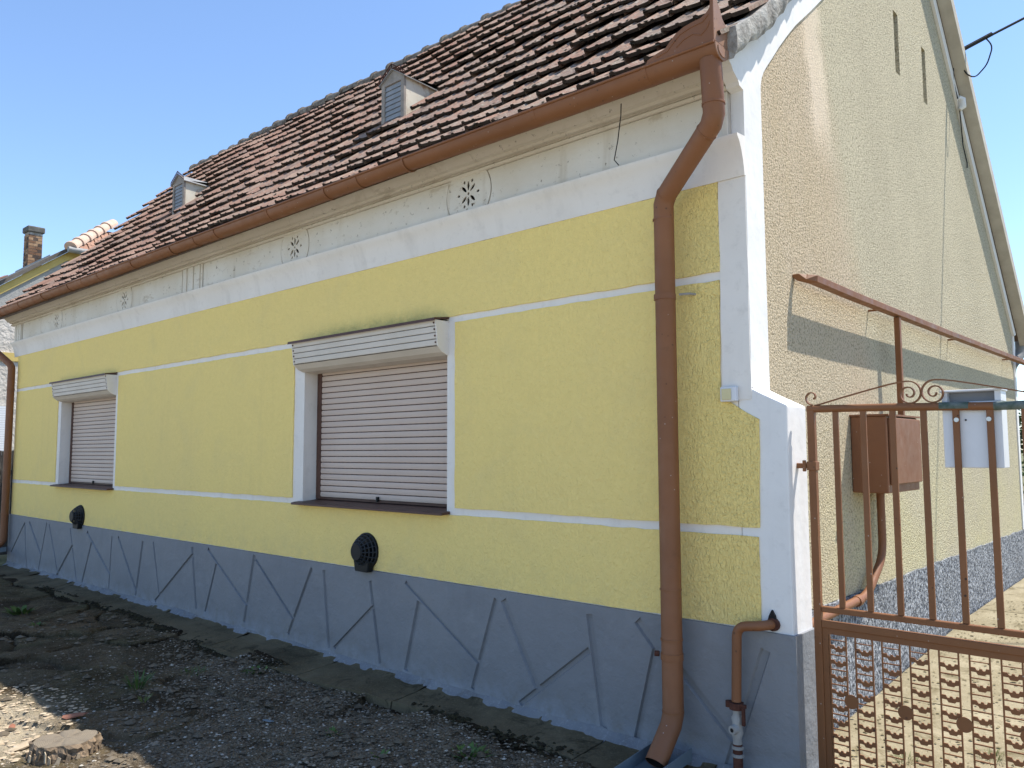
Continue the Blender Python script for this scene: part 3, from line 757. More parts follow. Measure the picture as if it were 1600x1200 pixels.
for c in range(nc+1):
    s = c*EXP-.02
    if c == nc: s = min(s, cum[-1]-.2)
    y0, z0 = prof(max(s, 0)); y1, z1 = prof(max(s, 0)+.39)
    d = Vector((0, y1-y0, z1-z0)).normalized(); nrm = Vector((0, -d.z, d.y))
    L0 = .034 if c == 0 else .060
    if c == 0: y0 -= .035; z0 -= .030
    for i, xx in enumerate(XS):
        xx = xx+(.105 if c % 2 and i < len(XS)-1 else 0)+.008*math.sin(c*2.1)
        jy = (rng.uniform(-.02, .02) if rng.random() > .04 else rng.uniform(-.07, -.03)) if c else 0; lift = rng.uniform(-.006, .014)
        wob = .012*math.sin(xx*.9+c*.4)+.008*math.sin(xx*2.3+c)
        A = Vector((xx+rng.uniform(-.003, .003), y0, z0))+nrm*(L0+lift+wob)+d*jy
        B = Vector((xx, y1, z1))+nrm*(.014+wob)+d*jy
        dd = (B-A).normalized(); xr = Vector((1, 0, rng.uniform(-.035, .035))); xr = (xr-dd*xr.dot(dd)).normalized(); nn = xr.cross(dd)
        m = Matrix((( xr.x, dd.x, nn.x, A.x), (xr.y, dd.y, nn.y, A.y), (xr.z, dd.z, nn.z, A.z), (0, 0, 0, 1)))
        cx = xx+.1; cyy = (y0+y1)/2
        if any(a-.05 < cx < b+.05 and y_a-.02 < y0+.12 < y_b-.12 for a, b, y_a, y_b in DORMS): continue
        tiles.append(((Vector((cx, cyy, (z0+z1)/2))-CAMP).length, m))
moss_pts = []
for dist, m in tiles:
    cx = m.translation.x
    k = 2 if rng.random() < .5*min(1, max(.12, (cx+9)/8)) else 0
    for q in range(k*rng.randint(1, 3)):
        u = Vector((rng.uniform(0, .2), rng.uniform(-.008, .03) if rng.random() < .7 else rng.uniform(0, .3), rng.uniform(-.004, .012)))
        moss_pts.append((m @ u, rng.uniform(.006, .017)))
tiles.sort(key=lambda t: t[0])
for dist, m in tiles[:300]:
    o = link('clay_tile', TME, roof); o.matrix_parent_inverse = Matrix.Translation(-Vector(H.location)) if False else Matrix.Identity(4)
    o.parent = roof; o.matrix_parent_inverse = Matrix.Identity(4); o.matrix_basis = m
def merged(name, vs0, fs0, mats, mat, parent):
    n = len(vs0); A = np.array([list(v)+[1] for v in vs0]); V = []; F = []; rnd = []
    fa = fs0
    for k, m in enumerate(mats):
        V.append((A@np.array(m).T)[:, :3]); F += [tuple(i+k*n for i in f) for f in fa]; rnd += [rng.random()]*n
    me = bpy.data.meshes.new(name); me.from_pydata(np.concatenate(V).tolist(), [], F)
    at = me.attributes.new('rnd', 'FLOAT', 'POINT'); at.data.foreach_set('value', rnd)
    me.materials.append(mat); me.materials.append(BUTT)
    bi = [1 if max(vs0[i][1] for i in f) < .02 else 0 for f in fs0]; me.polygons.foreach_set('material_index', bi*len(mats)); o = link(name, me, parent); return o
o = merged('far_clay_tiles', tv, tf, [m for d_, m in tiles[300:]], TILE, roof); o['kind'] = 'stuff'
V_ = []; F_m = []
for p, r_ in moss_pts:
    b0 = len(V_)
    for (u, v, w_) in [(1, 0, 0), (.2, .95, .1), (-.9, .3, 0), (-.5, -.8, .1), (.5, -.8, 0), (.1, 0, .8), (0, .1, -.7)]:
        V_.append((p.x+r_*1.3*u*rng.uniform(.7, 1.3), p.y+r_*v*rng.uniform(.7, 1.3), p.z+r_*.8*(w_+v*.8)*rng.uniform(.7, 1.2)))
    F_m += [tuple(i+b0 for i in f) for f in [(0, 1, 5), (1, 2, 5), (2, 3, 5), (3, 4, 5), (4, 0, 5), (1, 0, 6), (2, 1, 6), (3, 2, 6), (4, 3, 6), (0, 4, 6)]]
me = bpy.data.meshes.new('tile_moss'); me.from_pydata(V_, [], F_m); me.materials.append(m_simple('roof_moss', (.025, .020, .014), (.085, .072, .05), 30, .95, .6, 90))
o = link('tile_moss', me, roof); o['kind'] = 'stuff'
# rear slope: a few courses seen from nowhere, kept as plain sheet; ridge tiles
def ridge_mesh(L=.36):
    mb = MB(); n = 9; vs = []; fs = []
    for k, (x, r) in enumerate(((0, .125), (.05, .128), (.052, .112), (L, .098))):
        for j in range(n):
            a = math.pi*(-.08+1.16*j/(n-1)); vs.append((x, -r*math.cos(a), r*math.sin(a)*.9))
    for k in range(3):
        for j in range(n-1): a = k*n+j; fs.append((a, a+1, a+n+1, a+n))
    fs.append(tuple(range(n))); mb.add(vs, fs); return mb.mesh('ridge_tile', RIDGE, True)
RM = ridge_mesh(); x = XL
while x < XR-.05:
    o = link('ridge_tile', RM, roof); o.matrix_parent_inverse = Matrix.Identity(4)
    o.location = (x+rng.uniform(-.01, .01), 2.76+rng.uniform(-.012, .012), 6.465+.012*math.sin(x*1.3)+rng.uniform(-.012, .012)); o.rotation_euler = (rng.uniform(-.06, .06), rng.uniform(-.03, .05), rng.uniform(-.04, .04)); x += .335
# mortar along the near verge and soffit boards at the gable
vm = MB(); nseg = 150; vs = []; fs = []
for i in range(nseg+1):
    sv = .05+(cum[-1]-.05)*i/nseg; a = prof(sv); f = lambda k, q: float(fbm(np.array(sv*k), np.array(q)))
    ox = .095+.05*f(5, 1.3)+.03*f(19, 4.1); bz = -.105+.05*f(4, 7.7)+.03*f(17, 2.2)
    vs += [(.0245, a[0], a[1]+bz), (ox-.02, a[0], a[1]+bz-.004), (ox, a[0], a[1]+bz+.03+.02*f(23, 8)), (ox+.012*f(30, 3), a[0], a[1]-.02), (ox-.006, a[0], a[1]+.03+.02*f(15, 6)), (.0245, a[0], a[1]+.035)]
for i in range(nseg):
    for k in range(5): q = i*6+k; fs.append((q, q+6, q+7, q+1))
fs += [tuple(range(6)), tuple(nseg*6+k for k in range(5, -1, -1))]
vm.add(vs, fs)
o = vm.build('verge_mortar', MORT, smooth=True); o.parent = roof; o.matrix_parent_inverse = Matrix.Identity(4)
vb = MB(); vb.prism([(2.75, 6.50), (4.4, 4.83), (6.42, 2.80), (6.38, 2.70), (4.4, 4.69), (2.75, 6.37)], 'x', .0245, .125); o = vb.build('verge_board', VPL); o.parent = roof; o.matrix_parent_inverse = Matrix.Identity(4)

# dormer vents
def dormer(x0, x1, yf, z0, z1, ztop, yback):
    D = empty('dormer_vent', ((x0+x1)/2, yf, z0)); P = Vector(D.location); xm = (x0+x1)/2
    def sub(name, mb, mat, **k):
        o = mb.build(name, mat, **k); o.parent = D; o.matrix_parent_inverse = Matrix.Translation(-P); return o
    zr = lambda y: 3.63+1.005*y if y > .6 else 4.2
    for xx in (x0, x1-.008):
        c = MB(); c.prism([(yf+.006, z0-.04), (yf+.006, z1), (yback, z1-.02), (yback, zr(yback)-.02)], 'x', xx, xx+.008); sub('cheek', c, DORM)
    f = MB(); f.box(x0-.006, x0+.038, yf-.012, yf+.012, z0-.03, z1); f.box(x1-.038, x1+.006, yf-.012, yf+.012, z0-.03, z1); f.box(x0+.038, x1-.038, yf-.011, yf+.011, z1-.032, z1); f.box(x0+.038, x1-.038, yf-.011, yf+.011, z0-.03, z0+.012); sub('frame', f, DFRAME)
    p_ = MB(); p_.prism([(x0-.006, z1+.001), (x1+.006, z1+.001), (xm, ztop)], 'y', yf-.008, yf+.01); sub('pediment', p_, DFRAME)
    n = 8; za, zb = z0+.013, z1-.033
    for k in range(n):
        a = za+(zb-za)*k/n; b = za+(zb-za)*(k+1)/n-.003
        l = MB(); l.prism([(yf-.004, a), (yf+.004, b), (yf+.012, b), (yf+.004, a)], 'x', x0+.0385, x1-.0385); sub('louvre', l, DGREY)
    bk = MB(); bk.box(x0+.01, x1-.01, yf+.013, yf+.02, z0, z1); sub('vent_dark_back', bk, DARK)  # near-black sheet closing the dormer behind the louvres
    for sgn, xe in ((-1, x0-.03), (1, x1+.03)):
        r_ = MB(); yb = yback+.06
        vs = [(xm, yf-.03, ztop+.012), (xe, yf-.03, z1-.012), (xe, yb-.05, z1-.028), (xm, yb+.1, ztop+.0)]
        vs2 = [(a, b, c-.008) for a, b, c in vs]; r_.add(vs+vs2, [(0, 1, 2, 3), (7, 6, 5, 4), (0, 4, 5, 1), (1, 5, 6, 2), (2, 6, 7, 3), (3, 7, 4, 0)]); sub('roof_sheet', r_, ZINC)
        cr = MB(); m = 7
        A = Vector((xm, yf-.03, ztop+.013)); B = Vector((xe, yf-.03, z1-.011)); up = Vector((0, 0, .042))
        cr.strip([A+up, B+up*.9], (0, 1, 0), .004, .008); cr.strip([A+up*.1, B+up*.1], (0, 1, 0), .004, .008)
        for k in range(m+1): q = A.lerp(B, k/m); cr.strip([q, q+up], (0, 1, 0), .004, .008)
        sub('crest', cr, RUST)
    D.parent = roof; D.matrix_parent_inverse = Matrix.Identity(4)
    return D
dormer(-3.945, -3.64, .90, 4.545, 4.965, 5.055, 1.40)
dormer(-8.515, -8.21, 1.06, 4.70, 5.115, 5.205, 1.56)

# ------------------------------------------------------------------ gutter and downpipes
def gz(x): return 3.462-.0045*x
GY, GR = -.300, .067
gt = MB(); n = 14; xs2 = np.linspace(-11.6, .055, 40); vs = []; fs = []
for x in xs2:
    for rr in (GR, GR-.004):
        for j in range(n+1):
            a = math.pi*j/n; vs.append((x, GY-rr*math.cos(a), gz(x)-rr*math.sin(a)+.004*math.sin(x*2)))
k = 2*(n+1)
for i in range(len(xs2)-1):
    for j in range(n): a = i*k+j; fs.append((a, a+k, a+k+1, a+1))
    for j in range(n): a = i*k+n+1+j; fs.append((a+1, a+k+1, a+k, a))
    fs.append((i*k, i*k+n+1, (i+1)*k+n+1, (i+1)*k)); fs.append((i*k+n, (i+1)*k+n, (i+1)*k+2*n+1, i*k+2*n+1))
gt.add(vs, fs); gut = hp('gutter', gt, BRN, smooth=True)
def sub_of(o, name, mb, mat, **k):
    q = mb.build(name, mat, **k); q.parent = o; q.matrix_parent_inverse = Matrix.Identity(4); return q
bd = MB(); bd.tube([(-11.6, GY-GR-.004, gz(-11.6)), (.055, GY-GR-.004, gz(.05))], .0075, 8); sub_of(gut, 'rolled_bead', bd, BRN, smooth=True)
for x in (-2.15, -3.02, -3.78, -4.62, -5.45, -6.3, -7.15, -8.0, -8.85, -9.7, -10.5, -11.2):
    b = MB(); path = [(x, GY-(GR+.004)*math.cos(a), gz(x)-(GR+.004)*math.sin(a)) for a in [math.pi*j/12 for j in range(-0, 13)]]
    b.strip(path, (1, 0, 0), .016, .005); sub_of(gut, 'gutter_strap', b, BRN)
for x in (-.33, -1.05, -2.65, -5.0, -7.6):
    b = MB(); path = [(x, GY-(GR+.002)*math.cos(a), gz(x)-(GR+.002)*math.sin(a)) for a in [math.pi*j/12 for j in range(0, 13)]]
    b.strip(path, (1, 0, 0), .03, .0025); sub_of(gut, 'seam', b, BRN)
ec = MB(); ec.prism([(GY-(GR+.001)*math.cos(a), gz(0)-(GR+.001)*math.sin(a)) for a in [math.pi*j/14 for j in range(15)]], 'x', .0555, .060)
ec.prism([(GY-(GR-.02)*math.cos(a), gz(0)-.012-(GR-.024)*math.sin(a)) for a in [math.pi*j/14 for j in range(15)]], 'x', .0605, .064); sub_of(gut, 'end_cap', ec, m_brown('faded_brown_paint', (.26, .14, .085), .5))  # end cap in a paler brown than the gutter
# ornamental crest at the gutter end: a front sheet and a return sheet meeting in a spike
cz = gz(0); yf = GY-GR-.002
fpnt = [(-.31, cz+.008), (.054, cz+.008), (.054, cz+.285), (.046, cz+.262), (.037, cz+.240), (.036, cz+.212), (.040, cz+.19), (.036, cz+.165), (.02, cz+.146), (-.01, cz+.132), (-.06, cz+.128), (-.10, cz+.122), (-.14, cz+.105), (-.17, cz+.08), (-.20, cz+.052), (-.25, cz+.042), (-.30, cz+.026)]
c_ = MB(); c_.prism(fpnt, 'y', yf-.003, yf); sub_of(gut, 'crest_front', c_, BRN)
rp = [(yf+.001, cz+.008), (yf+.19, cz+.008), (yf+.18, cz+.05), (yf+.15, cz+.075), (yf+.12, cz+.115), (yf+.085, cz+.14), (yf+.06, cz+.185), (yf+.04, cz+.2), (yf+.014, cz+.255), (yf+.001, cz+.285)]
c_ = MB(); c_.prism(rp, 'x', .0515, .0545); sub_of(gut, 'crest_return', c_, bpy.data.materials['faded_brown_paint'])
em = MB(); em.tube([(x_, yf-.004, cz+z_) for x_, z_ in ((-.25, .024), (-.19, .034), (-.155, .065), (-.12, .092), (-.06, .106), (0, .11), (.03, .135))], .003, 6)
em.tube([(x_, yf-.004, cz+z_) for x_, z_ in ((-.14, .035), (-.10, .06), (-.05, .07), (-.01, .05), (.02, .07), (.035, .1))], .003, 6)
sub_of(gut, 'embossed_scroll', em, BRN, smooth=True)
# near downpipe
PX1 = (.010, 3.125); PX2 = 2.875
PR = .0515
def bend(pts, r=.09, n=5):
    out = [Vector(pts[0])]
    for a, b, c in zip(pts, pts[1:], pts[2:]):
        a, b, c = Vector(a), Vector(b), Vector(c); u = (a-b).normalized(); v = (c-b).normalized(); p = b+u*r; q = b+v*r
        for i in range(n+1): t = i/n; out.append(p*(1-t)**2+b*2*t*(1-t)+q*t*t)
    out.append(Vector(pts[-1])); return out
path = bend([(.0, -.305, gz(0)-.05), (PX1[0], -.30, PX1[1]), (-.382, -.115, PX2), (-.385, -.115, .30), (-.392, -.27, .135)], .030, 1)
dp = MB(); dp.tube(path, PR, 20, caps=False)
dpo = hp('downpipe', dp, BRN, smooth=True)
ins = MB(); ins.tube([path[-2].lerp(path[-1], .2), path[-1]+(path[-1]-path[-2]).normalized()*-.002], PR-.003, 20, caps=False); sub_of(dpo, 'pipe_mouth', ins, DARK)
for (z, hw, dr) in ((2.77, .004, .0025), (2.37, .014, .004), (.92, .004, .0025), (.68, .005, .003), (.60, .016, .004), (.34, .004, .002)):
    b = MB(); b.tube([(-.3852, -.115, z-hw), (-.3852, -.115, z+hw)], PR+dr, 20); sub_of(dpo, 'pipe_collar', b, BRN, smooth=True)
b = MB(); b.tube([(-.385+.05, -.06, 2.385), (-.285, -.045, 2.385), (-.27, .0, 2.385)], .006, 8); sub_of(dpo, 'clamp_pin', b, GALVD)
b = MB(); b.tube([(-.447, -.13, .605), (-.468, -.14, .605)], .014, 8); sub_of(dpo, 'clamp_bolt', b, RUST)
d1 = (Vector(path[4])-Vector(path[0])).normalized()
for (p, q) in ((Vector((.0075, -.301, 3.20)), Vector((0, 0, 1))),):
    b = MB(); b.tube([p-q*.005, p+q*.005], PR+.003, 20); sub_of(dpo, 'pipe_collar', b, BRN, smooth=True)
dv = (Vector((-.382, -.115, PX2))-Vector((PX1[0], -.30, PX1[1]))).normalized()
for t in (.07, .47):
    p = Vector((PX1[0], -.30, PX1[1]))+dv*t; b = MB(); b.tube([p-dv*.004, p+dv*.004], PR+.002, 20); sub_of(dpo, 'pipe_collar', b, BRN, smooth=True)
# far downpipe at the left corner
path2 = bend([(-11.45, -.305, 3.40), (-11.4, -.30, 3.2), (-10.80, -.085, 2.80), (-10.80, -.085, .40), (-10.84, -.20, .30)], .06, 3)
dp2 = MB(); dp2.tube(path2, .046, 16); d2o = hp('downpipe', dp2, BRN, smooth=True)
for z in (2.47, 1.2, .77): b = MB(); b.tube([(-10.80, -.085, z-.012), (-10.80, -.085, z+.012)], .050, 16); sub_of(d2o, 'pipe_collar', b, BRN, smooth=True)
# sheet chutes under both shoes
def chute(name, x, y0, y1, z0, z1, w, label):
    m = MB(); t = .004; hgt = .06
    sec = [(-w/2, hgt), (-w/2, 0), (w/2, 0), (w/2, hgt)]; vs = []
    for (yy, zz) in ((y0, z0), (y1, z1)):
        for sx, sz in sec: vs.append((x+sx, yy, zz+sz))
        for sx, sz in sec: vs.append((x+sx*(1-2*t/w), yy, zz+max(sz, t)))
    fs = [(0, 8, 9, 1), (1, 9, 10, 2), (2, 10, 11, 3), (4, 5, 13, 12), (5, 6, 14, 13), (6, 7, 15, 14), (0, 4, 12, 8), (3, 11, 15, 7), (0, 1, 5, 4), (1, 2, 6, 5), (2, 3, 7, 6), (8, 12, 13, 9), (9, 13, 14, 10), (10, 14, 15, 11)]
    m.add(vs, fs); tag(m.build(name, GALV), label, 'drain chute')
chute('drain_chute', -.405, -.075, -.75, .115, .055, .19, 'blue-grey sheet chute under the mouth of the near downpipe')
chute('drain_chute', -10.84, -.06, -.7, .27, .20, .18, 'dark sheet chute under the far left downpipe')

# ------------------------------------------------------------------ things fixed to the house
def air_vent(x, z, label):
    V = empty('air_vent', (x, -.009, z)); tag(V, label, 'air vent', 'black flue guards on the yellow wall')
    b = MB(); b.tube([(0, 0, 0), (0, -.012, 0)], .128, 28); b.build('base_plate', BLKP, V, smooth=True)
    rings = [(.121, -.014), (.110, -.036), (.095, -.058), (.078, -.078), (.060, -.094)]
    for r_, y_ in rings:
        g = MB(); g.tube([(r_*math.cos(t), y_, r_*math.sin(t)) for t in [2*math.pi*i/32 for i in range(33)]], .0045, 6, caps=False); g.build('guard_ring', RIBP, V, smooth=True)
    for i in range(18):
        t = 2*math.pi*i/18; g = MB(); g.tube([(r_*math.cos(t), y_, r_*math.sin(t)) for r_, y_ in rings], .004, 6); g.build('guard_rib', RIBP, V, smooth=True)
    c = MB(); c.tube([(0, -.004, 0), (0, -.088, 0)], .046, 24); c.build('flue_body', DARK, V, smooth=True)
    c = MB(); c.tube([(0, -.090, 0), (0, -.100, 0), (0, -.104, 0)], [.062, .062, .056], 28); c.build('front_disc', BLKP, V)
    h = MB(); h.prism([(-.088, -.065), (-.05, -.055), (.05, -.055), (.088, -.065), (.072, -.142), (-.072, -.142)], 'y', -.058, -.004); h.build('deflector', BLKP, V, bevel=.006)
    return V
air_vent(-2.925, .895, 'black slotted plastic air vent on the wall below the nearer window')
air_vent(-8.30, .865, 'black slotted plastic air vent on the wall below the far left window')
j = empty('junction_box', (-.094, -.007, 1.869)); tag(j, 'small square cream junction box on the white corner pilaster', 'junction box')
b = MB(); b.box(-.042, .042, -.030, .0, -.036, .036); b.build('housing', MAIL, j, bevel=.004)
b = MB(); b.box(-.032, .018, -.036, -.0305, -.028, .026); b.build('cover', JBOX, j, bevel=.002)
# gas riser with valve at the corner
g = empty('gas_pipe', (-.072, -.075, .09)); tag(g, 'brown painted gas riser with rusty valve at the house corner', 'gas pipe')
def gs(name, mb, mat, **k): return keep(mb.build(name, mat, **k), g)
gs('riser', MB().tube(bend([(.085, -.002, .800), (.07, -.075, .800), (-.060, -.075, .782), (-.072, -.075, .44)], .05, 5), .0225, 14), BRN, smooth=True)
gs('wall_sleeve', MB().tube([(.088, -.02, .80), (.09, .004, .80)], .03, 12), RUST, smooth=True)
gs('union_nut', MB().tube([(-.072, -.075, .435), (-.072, -.075, .405)], .034, 8), RUST)
lv = MB(); lv.box(-.115, -.025, -.088, -.070, .415, .432); lv.box(-.040, -.026, -.092, -.08, .34, .42); lv.tube([(-.108, -.08, .41), (-.108, -.08, .437)], .016, 8); gs('valve_lever', lv, RUST)
gs('valve_body', MB().tube([(-.072, -.075, .405), (-.072, -.075, .38), (-.072, -.075, .365), (-.072, -.075, .345), (-.072, -.075, .30), (-.072, -.075, .275), (-.072, -.075, .25)], [.018, .018, .026, .022, .028, .02, .022], 14), GALVD, smooth=True)
gs('valve_boss', MB().tube([(-.072, -.085, .32), (-.078, -.115, .318)], [.024, .020], 12), GALVD, smooth=True)
gs('boss_socket', MB().tube([(-.0782, -.1152, .318), (-.0786, -.1165, .318)], .010, 6), DARK)
gs('lower_pipe', MB().tube([(-.072, -.075, .25), (-.070, -.075, .0)], .0225, 14), RUST, smooth=True)
for z in (.235, .20, .13): gs('pipe_collar', MB().tube([(-.071, -.075, z-.007), (-.071, -.075, z+.007)], .0275, 12), GALVD, smooth=True)
hl = MB(); hl.prism([(.06, .80), (.085, .775), (.108, .80), (.10, .84), (.085, .865), (.072, .84)], 'y', -.0175, .0); hp('pipe_hole', hl, DARK)
# bar bracket along the gable and its post
bf = empty('wall_bar', (.09, 3, 2.49)); tag(bf, 'long brown steel bar fixed along the sunlit gable wall', 'steel bar')
def bs_(name, mb, mat=BRD, **k): return keep(mb.build(name, mat, **k), bf)
bs_('bar', MB().strip([(.012, .565, 2.53), (.045, .56, 2.515), (.088, .60, 2.505), (.088, 1.2, 2.497), (.088, 3.2, 2.492), (.088, 6.5, 2.50)], (1, 0, 0), .052, .040), bevel=.003)
for y in (1.72, 3.6, 5.6): bs_('stay', MB().tube([(.0, y, 2.487), (.065, y, 2.487)], .007, 8))
bs_('post', MB().box(.072, .108, 1.985, 2.021, 1.80, 2.47), bevel=.003)
# meter box
mb_ = empty('meter_box', (.105, 1.61, 1.345)); tag(mb_, 'brown sheet metal meter box on the gable wall behind the gate', 'meter box')
def ms(name, mb, mat=METER, **k): return keep(mb.build(name, mat, **k), mb_)
ms('housing', MB().box(.002, .205, 1.315, 1.915, 1.345, 1.795), bevel=.005)
ms('lid_flange', MB().box(.0, .222, 1.305, 1.925, 1.7955, 1.806))
ms('door', MB().box(.2055, .222, 1.345, 1.925, 1.395, 1.785), bevel=.004)
ms('conduit', MB().tube(bend([(.06, 1.62, 1.346), (.06, 1.62, .95), (.05, 1.35, .745), (.045, .60, .715), (.045, .24, .69)], .10, 6), .024, 12), smooth=True)
ms('conduit_collar', MB().tube([(.049, 1.22, .738), (.049, 1.17, .734)], .031, 12), smooth=True)
# insulated cable and insulators at the gable
oc = empty('overhead_cable', (.0, 4.12, 5.09)); tag(oc, 'black overhead power cable anchored high on the gable', 'cable')
def os_(name, mb, mat=CABLE, **k): return keep(mb.build(name, mat, **k), oc)
A = Vector((.03, 4.10, 5.08)); Bv = Vector((9.2, 9.4, 10.2))
os_('span', MB().tube([A.lerp(Bv, t)-Vector((0, 0, .9*t*(1-t)*.3)) for t in [i/14 for i in range(15)]], .011, 8), smooth=True)
os_('anchor_hook', MB().tube([(-.01, 4.07, 5.07), (.05, 4.12, 5.085), (.10, 4.15, 5.115)], .022, 8), RUST, smooth=True)
dv_ = (Bv-A).normalized()
os_('splice', MB().tube([A+dv_*.10, A+dv_*.36], .019, 8), smooth=True)
lp = [A+dv_*.30, A+dv_*.36+Vector((0, .02, -.10)), A+dv_*.30+Vector((.0, .02, -.24)), A+dv_*.18+Vector((0, .03, -.30)), A+dv_*.09+Vector((0, .02, -.20)), A+dv_*.09]
os_('loop', MB().tube(bend(lp, .05, 4), .006, 6), smooth=True)
os_('drop_wire', MB().tube([(.03, 4.12, 5.07), (.015, 4.14, 4.85), (.025, 4.22, 4.72)], .009, 6), smooth=True)
os_('insulator', MB().tube([(.03, 4.24, 4.74), (.05, 4.27, 4.72), (.05, 4.28, 4.66), (.03, 4.26, 4.63)], [.018, .032, .032, .016], 12), CERAM, smooth=True)
os_('wall_wire', MB().tube([(.03, 4.26, 4.65), (.012, 4.40, 4.35), (.010, 4.53, 4.22), (.010, 4.52, 4.17)], .005, 6), smooth=True)
# rear downpipe and hopper
rp_ = empty('rear_downpipe', (.0, 6.42, 0)); tag(rp_, 'grey zinc downpipe behind the far corner of the gable', 'downpipe')
keep(MB().tube([(-.4, 6.44, 2.98), (.10, 6.44, 2.98)], .075, 14).build('gutter_end', ZINC, smooth=True), rp_)
keep(MB().tube(bend([(.02, 6.44, 2.95), (.02, 6.44, 2.62), (-.05, 6.26, 2.46), (-.05, 6.26, .32)], .06, 4), .05, 14).build('pipe', ZINC, smooth=True), rp_)

# ------------------------------------------------------------------ gate
G = empty('garden_gate', (.25, .10, .06)); tag(G, 'brown wrought iron garden gate with scrolls and perforated lower panel', 'gate')
def gp_(name, mb, mat=BRD, **k): return keep(mb.build(name, mat, **k), G)
GYc = .10; gx0, gx1 = .238, 1.225
for x in (gx0, gx1-.034): gp_('stile', MB().box(x, x+.034, GYc-.015, GYc+.015, .09, 1.80), bevel=.003)
gp_('top_rail', MB().tube([(gx0+.0, GYc, 1.788), (.6, GYc, 1.783), (1.0, GYc, 1.772), (gx1, GYc, 1.772)], .0175, 10), smooth=True)
gp_('rail', MB().box(gx0+.0345, gx1-.0345, GYc-.012, GYc+.012, .866, .892), bevel=.003)
gp_('rail', MB().box(gx0+.0345, gx1-.0345, GYc-.014, GYc+.014, .797, .829), bevel=.003)
for x in (.366, .488, .612, .736, .860, .984, 1.105): gp_('bar', MB().box(x-.0125, x+.0125, GYc-.0075, GYc+.0075, .8925, 1.772), bevel=.002)
gp_('panel_frame', MB().box(gx0+.0345, gx0+.060, GYc-.006, GYc+.006, .13, .796)); gp_('panel_frame', MB().box(gx0+.060, gx1-.060, GYc-.006, GYc+.006, .771, .796))
gp_('panel_frame', MB().box(gx1-.060, gx1-.0345, GYc-.006, GYc+.006, .13, .796)); gp_('panel_frame', MB().box(gx0+.06, gx1-.06, GYc-.006, GYc+.006, .105, .13))
def ladder():
    m = MB(); w = .076; z = .131
    m.box(-.001, .005, -.0035, .0035, .13, .771); m.box(w-.005, w+.001, -.0035, .0035, .13, .771)
    z = .72
    while z > .14:
        # thick rung with a notch, then a thin rung halfway
        hw = .0075
        pts = [(.005, z+.004), (.020, z+.004), (.026, z-.006), (.034, z-.006), (.036, z+.001), (.044, z+.001), (.048, z-.006), (.056, z-.006), (.060, z+.004), (w-.005, z+.003),
               (w-.005, z-.016), (.060, z-.017), (.054, z-.024), (.030, z-.024), (.024, z-.014), (.005, z-.013)]
        m.prism(pts, 'y', -.003, .003)
        m.box(.005, w-.005, -.003, .003, z-.041, z-.0363); z -= .0645
    m.box(.005, w-.005, -.003, .003, .745, .7485)
    return m.mesh('stamped_strip', BRD)
LM = ladder()
for i in range(8): keep(link('stamped_strip', LM, None, (.3005+i*.1125, GYc, 0)), G)
for i in range(4): gp_('disc', MB().tube([(.3925+i*.2225, GYc-.006, .492), (.3925+i*.2225, GYc-.010, .492)], .0305, 24), smooth=True)
def spiral(cx, cz, r0, r1, a0, a1, n=28): return [(cx+(r0+(r1-r0)*i/n)*math.cos(a0+(a1-a0)*i/n), GYc, cz+(r0+(r1-r0)*i/n)*math.sin(a0+(a1-a0)*i/n)) for i in range(n+1)]
pi = math.pi
for sx in (1, -1):
    c = .7315
    def MX(pts): return [((c+(x-c)*sx), y, z) for x, y, z in pts]
    sm = spiral(.262, 1.838, .012, .029, -.9*pi+.5, 1.2*pi, 20)
    gp_('scroll', MB().strip(MX(spiral(.262, 1.842, .010, .036, -.3*pi, -.3*pi+1.8*pi, 24)), (0, 1, 0), .016, .005))
    lead = [(.272, GYc, 1.804), (.30, GYc, 1.809), (.40, GYc, 1.835), (.52, GYc, 1.864), (.60, GYc, 1.882), (.64, GYc, 1.889)]
    gp_('scroll', MB().strip(MX(lead+spiral(.682, 1.838, .055, .008, R(100), R(100-640), 44)), (0, 1, 0), .016, .0055))
gp_('rail_patch', MB().tube([(.80, GYc, 1.7785), (.91, GYc, 1.776)], .0182, 10), GREENP, smooth=True); gp_('rail_patch', MB().tube([(1.0, GYc, 1.7725), (1.16, GYc, 1.7722)], .0183, 10), GREENP, smooth=True)
for z in (1.525,):
    h = MB(); h.box(.232, .276, GYc-.022, GYc+.022, z-.02, z+.02); h.box(.176, .2315, GYc-.012, GYc+.012, z-.012, z+.012); h.tube([(.222, GYc-.02, z-.026), (.222, GYc-.02, z+.026)], .009, 8); gp_('hinge', h, BRD if z > 1 else RUST, bevel=.002)
# mailbox bolted to the gate
mx = empty('mailbox', (.915, .15, 1.52)); tag(mx, 'white sheet metal mailbox bolted behind the gate bars', 'mailbox')
def mm(name, mb, mat=MAIL, **k): return keep(mb.build(name, mat, **k), mx)
mm('body', MB().box(.805, 1.022, .116, .215, 1.522, 1.795), bevel=.003)
mm('slot_cheek', MB().box(.805, .826, .116, .215, 1.7955, 1.836)); mm('slot_cheek', MB().box(1.0, 1.022, .116, .215, 1.7955, 1.836))
mm('lid', MB().box(.800, 1.027, .106, .222, 1.8365, 1.845), bevel=.002)
mm('flap', MB().box(.8265, .9995, .150, .154, 1.7955, 1.836), m_simple('shaded_slot_flap', (.20, .20, .21), (.24, .24, .25), 5, .5))
for x in (.866, .984): mm('bolt', MB().tube([(x-.003, GYc-.008, 1.72), (x-.003, GYc-.013, 1.72)], .0095, 10), STEEL)
mm('lock_hole', MB().tube([(.892, .1155, 1.719), (.892, .114, 1.719)], .004, 8), DARK)

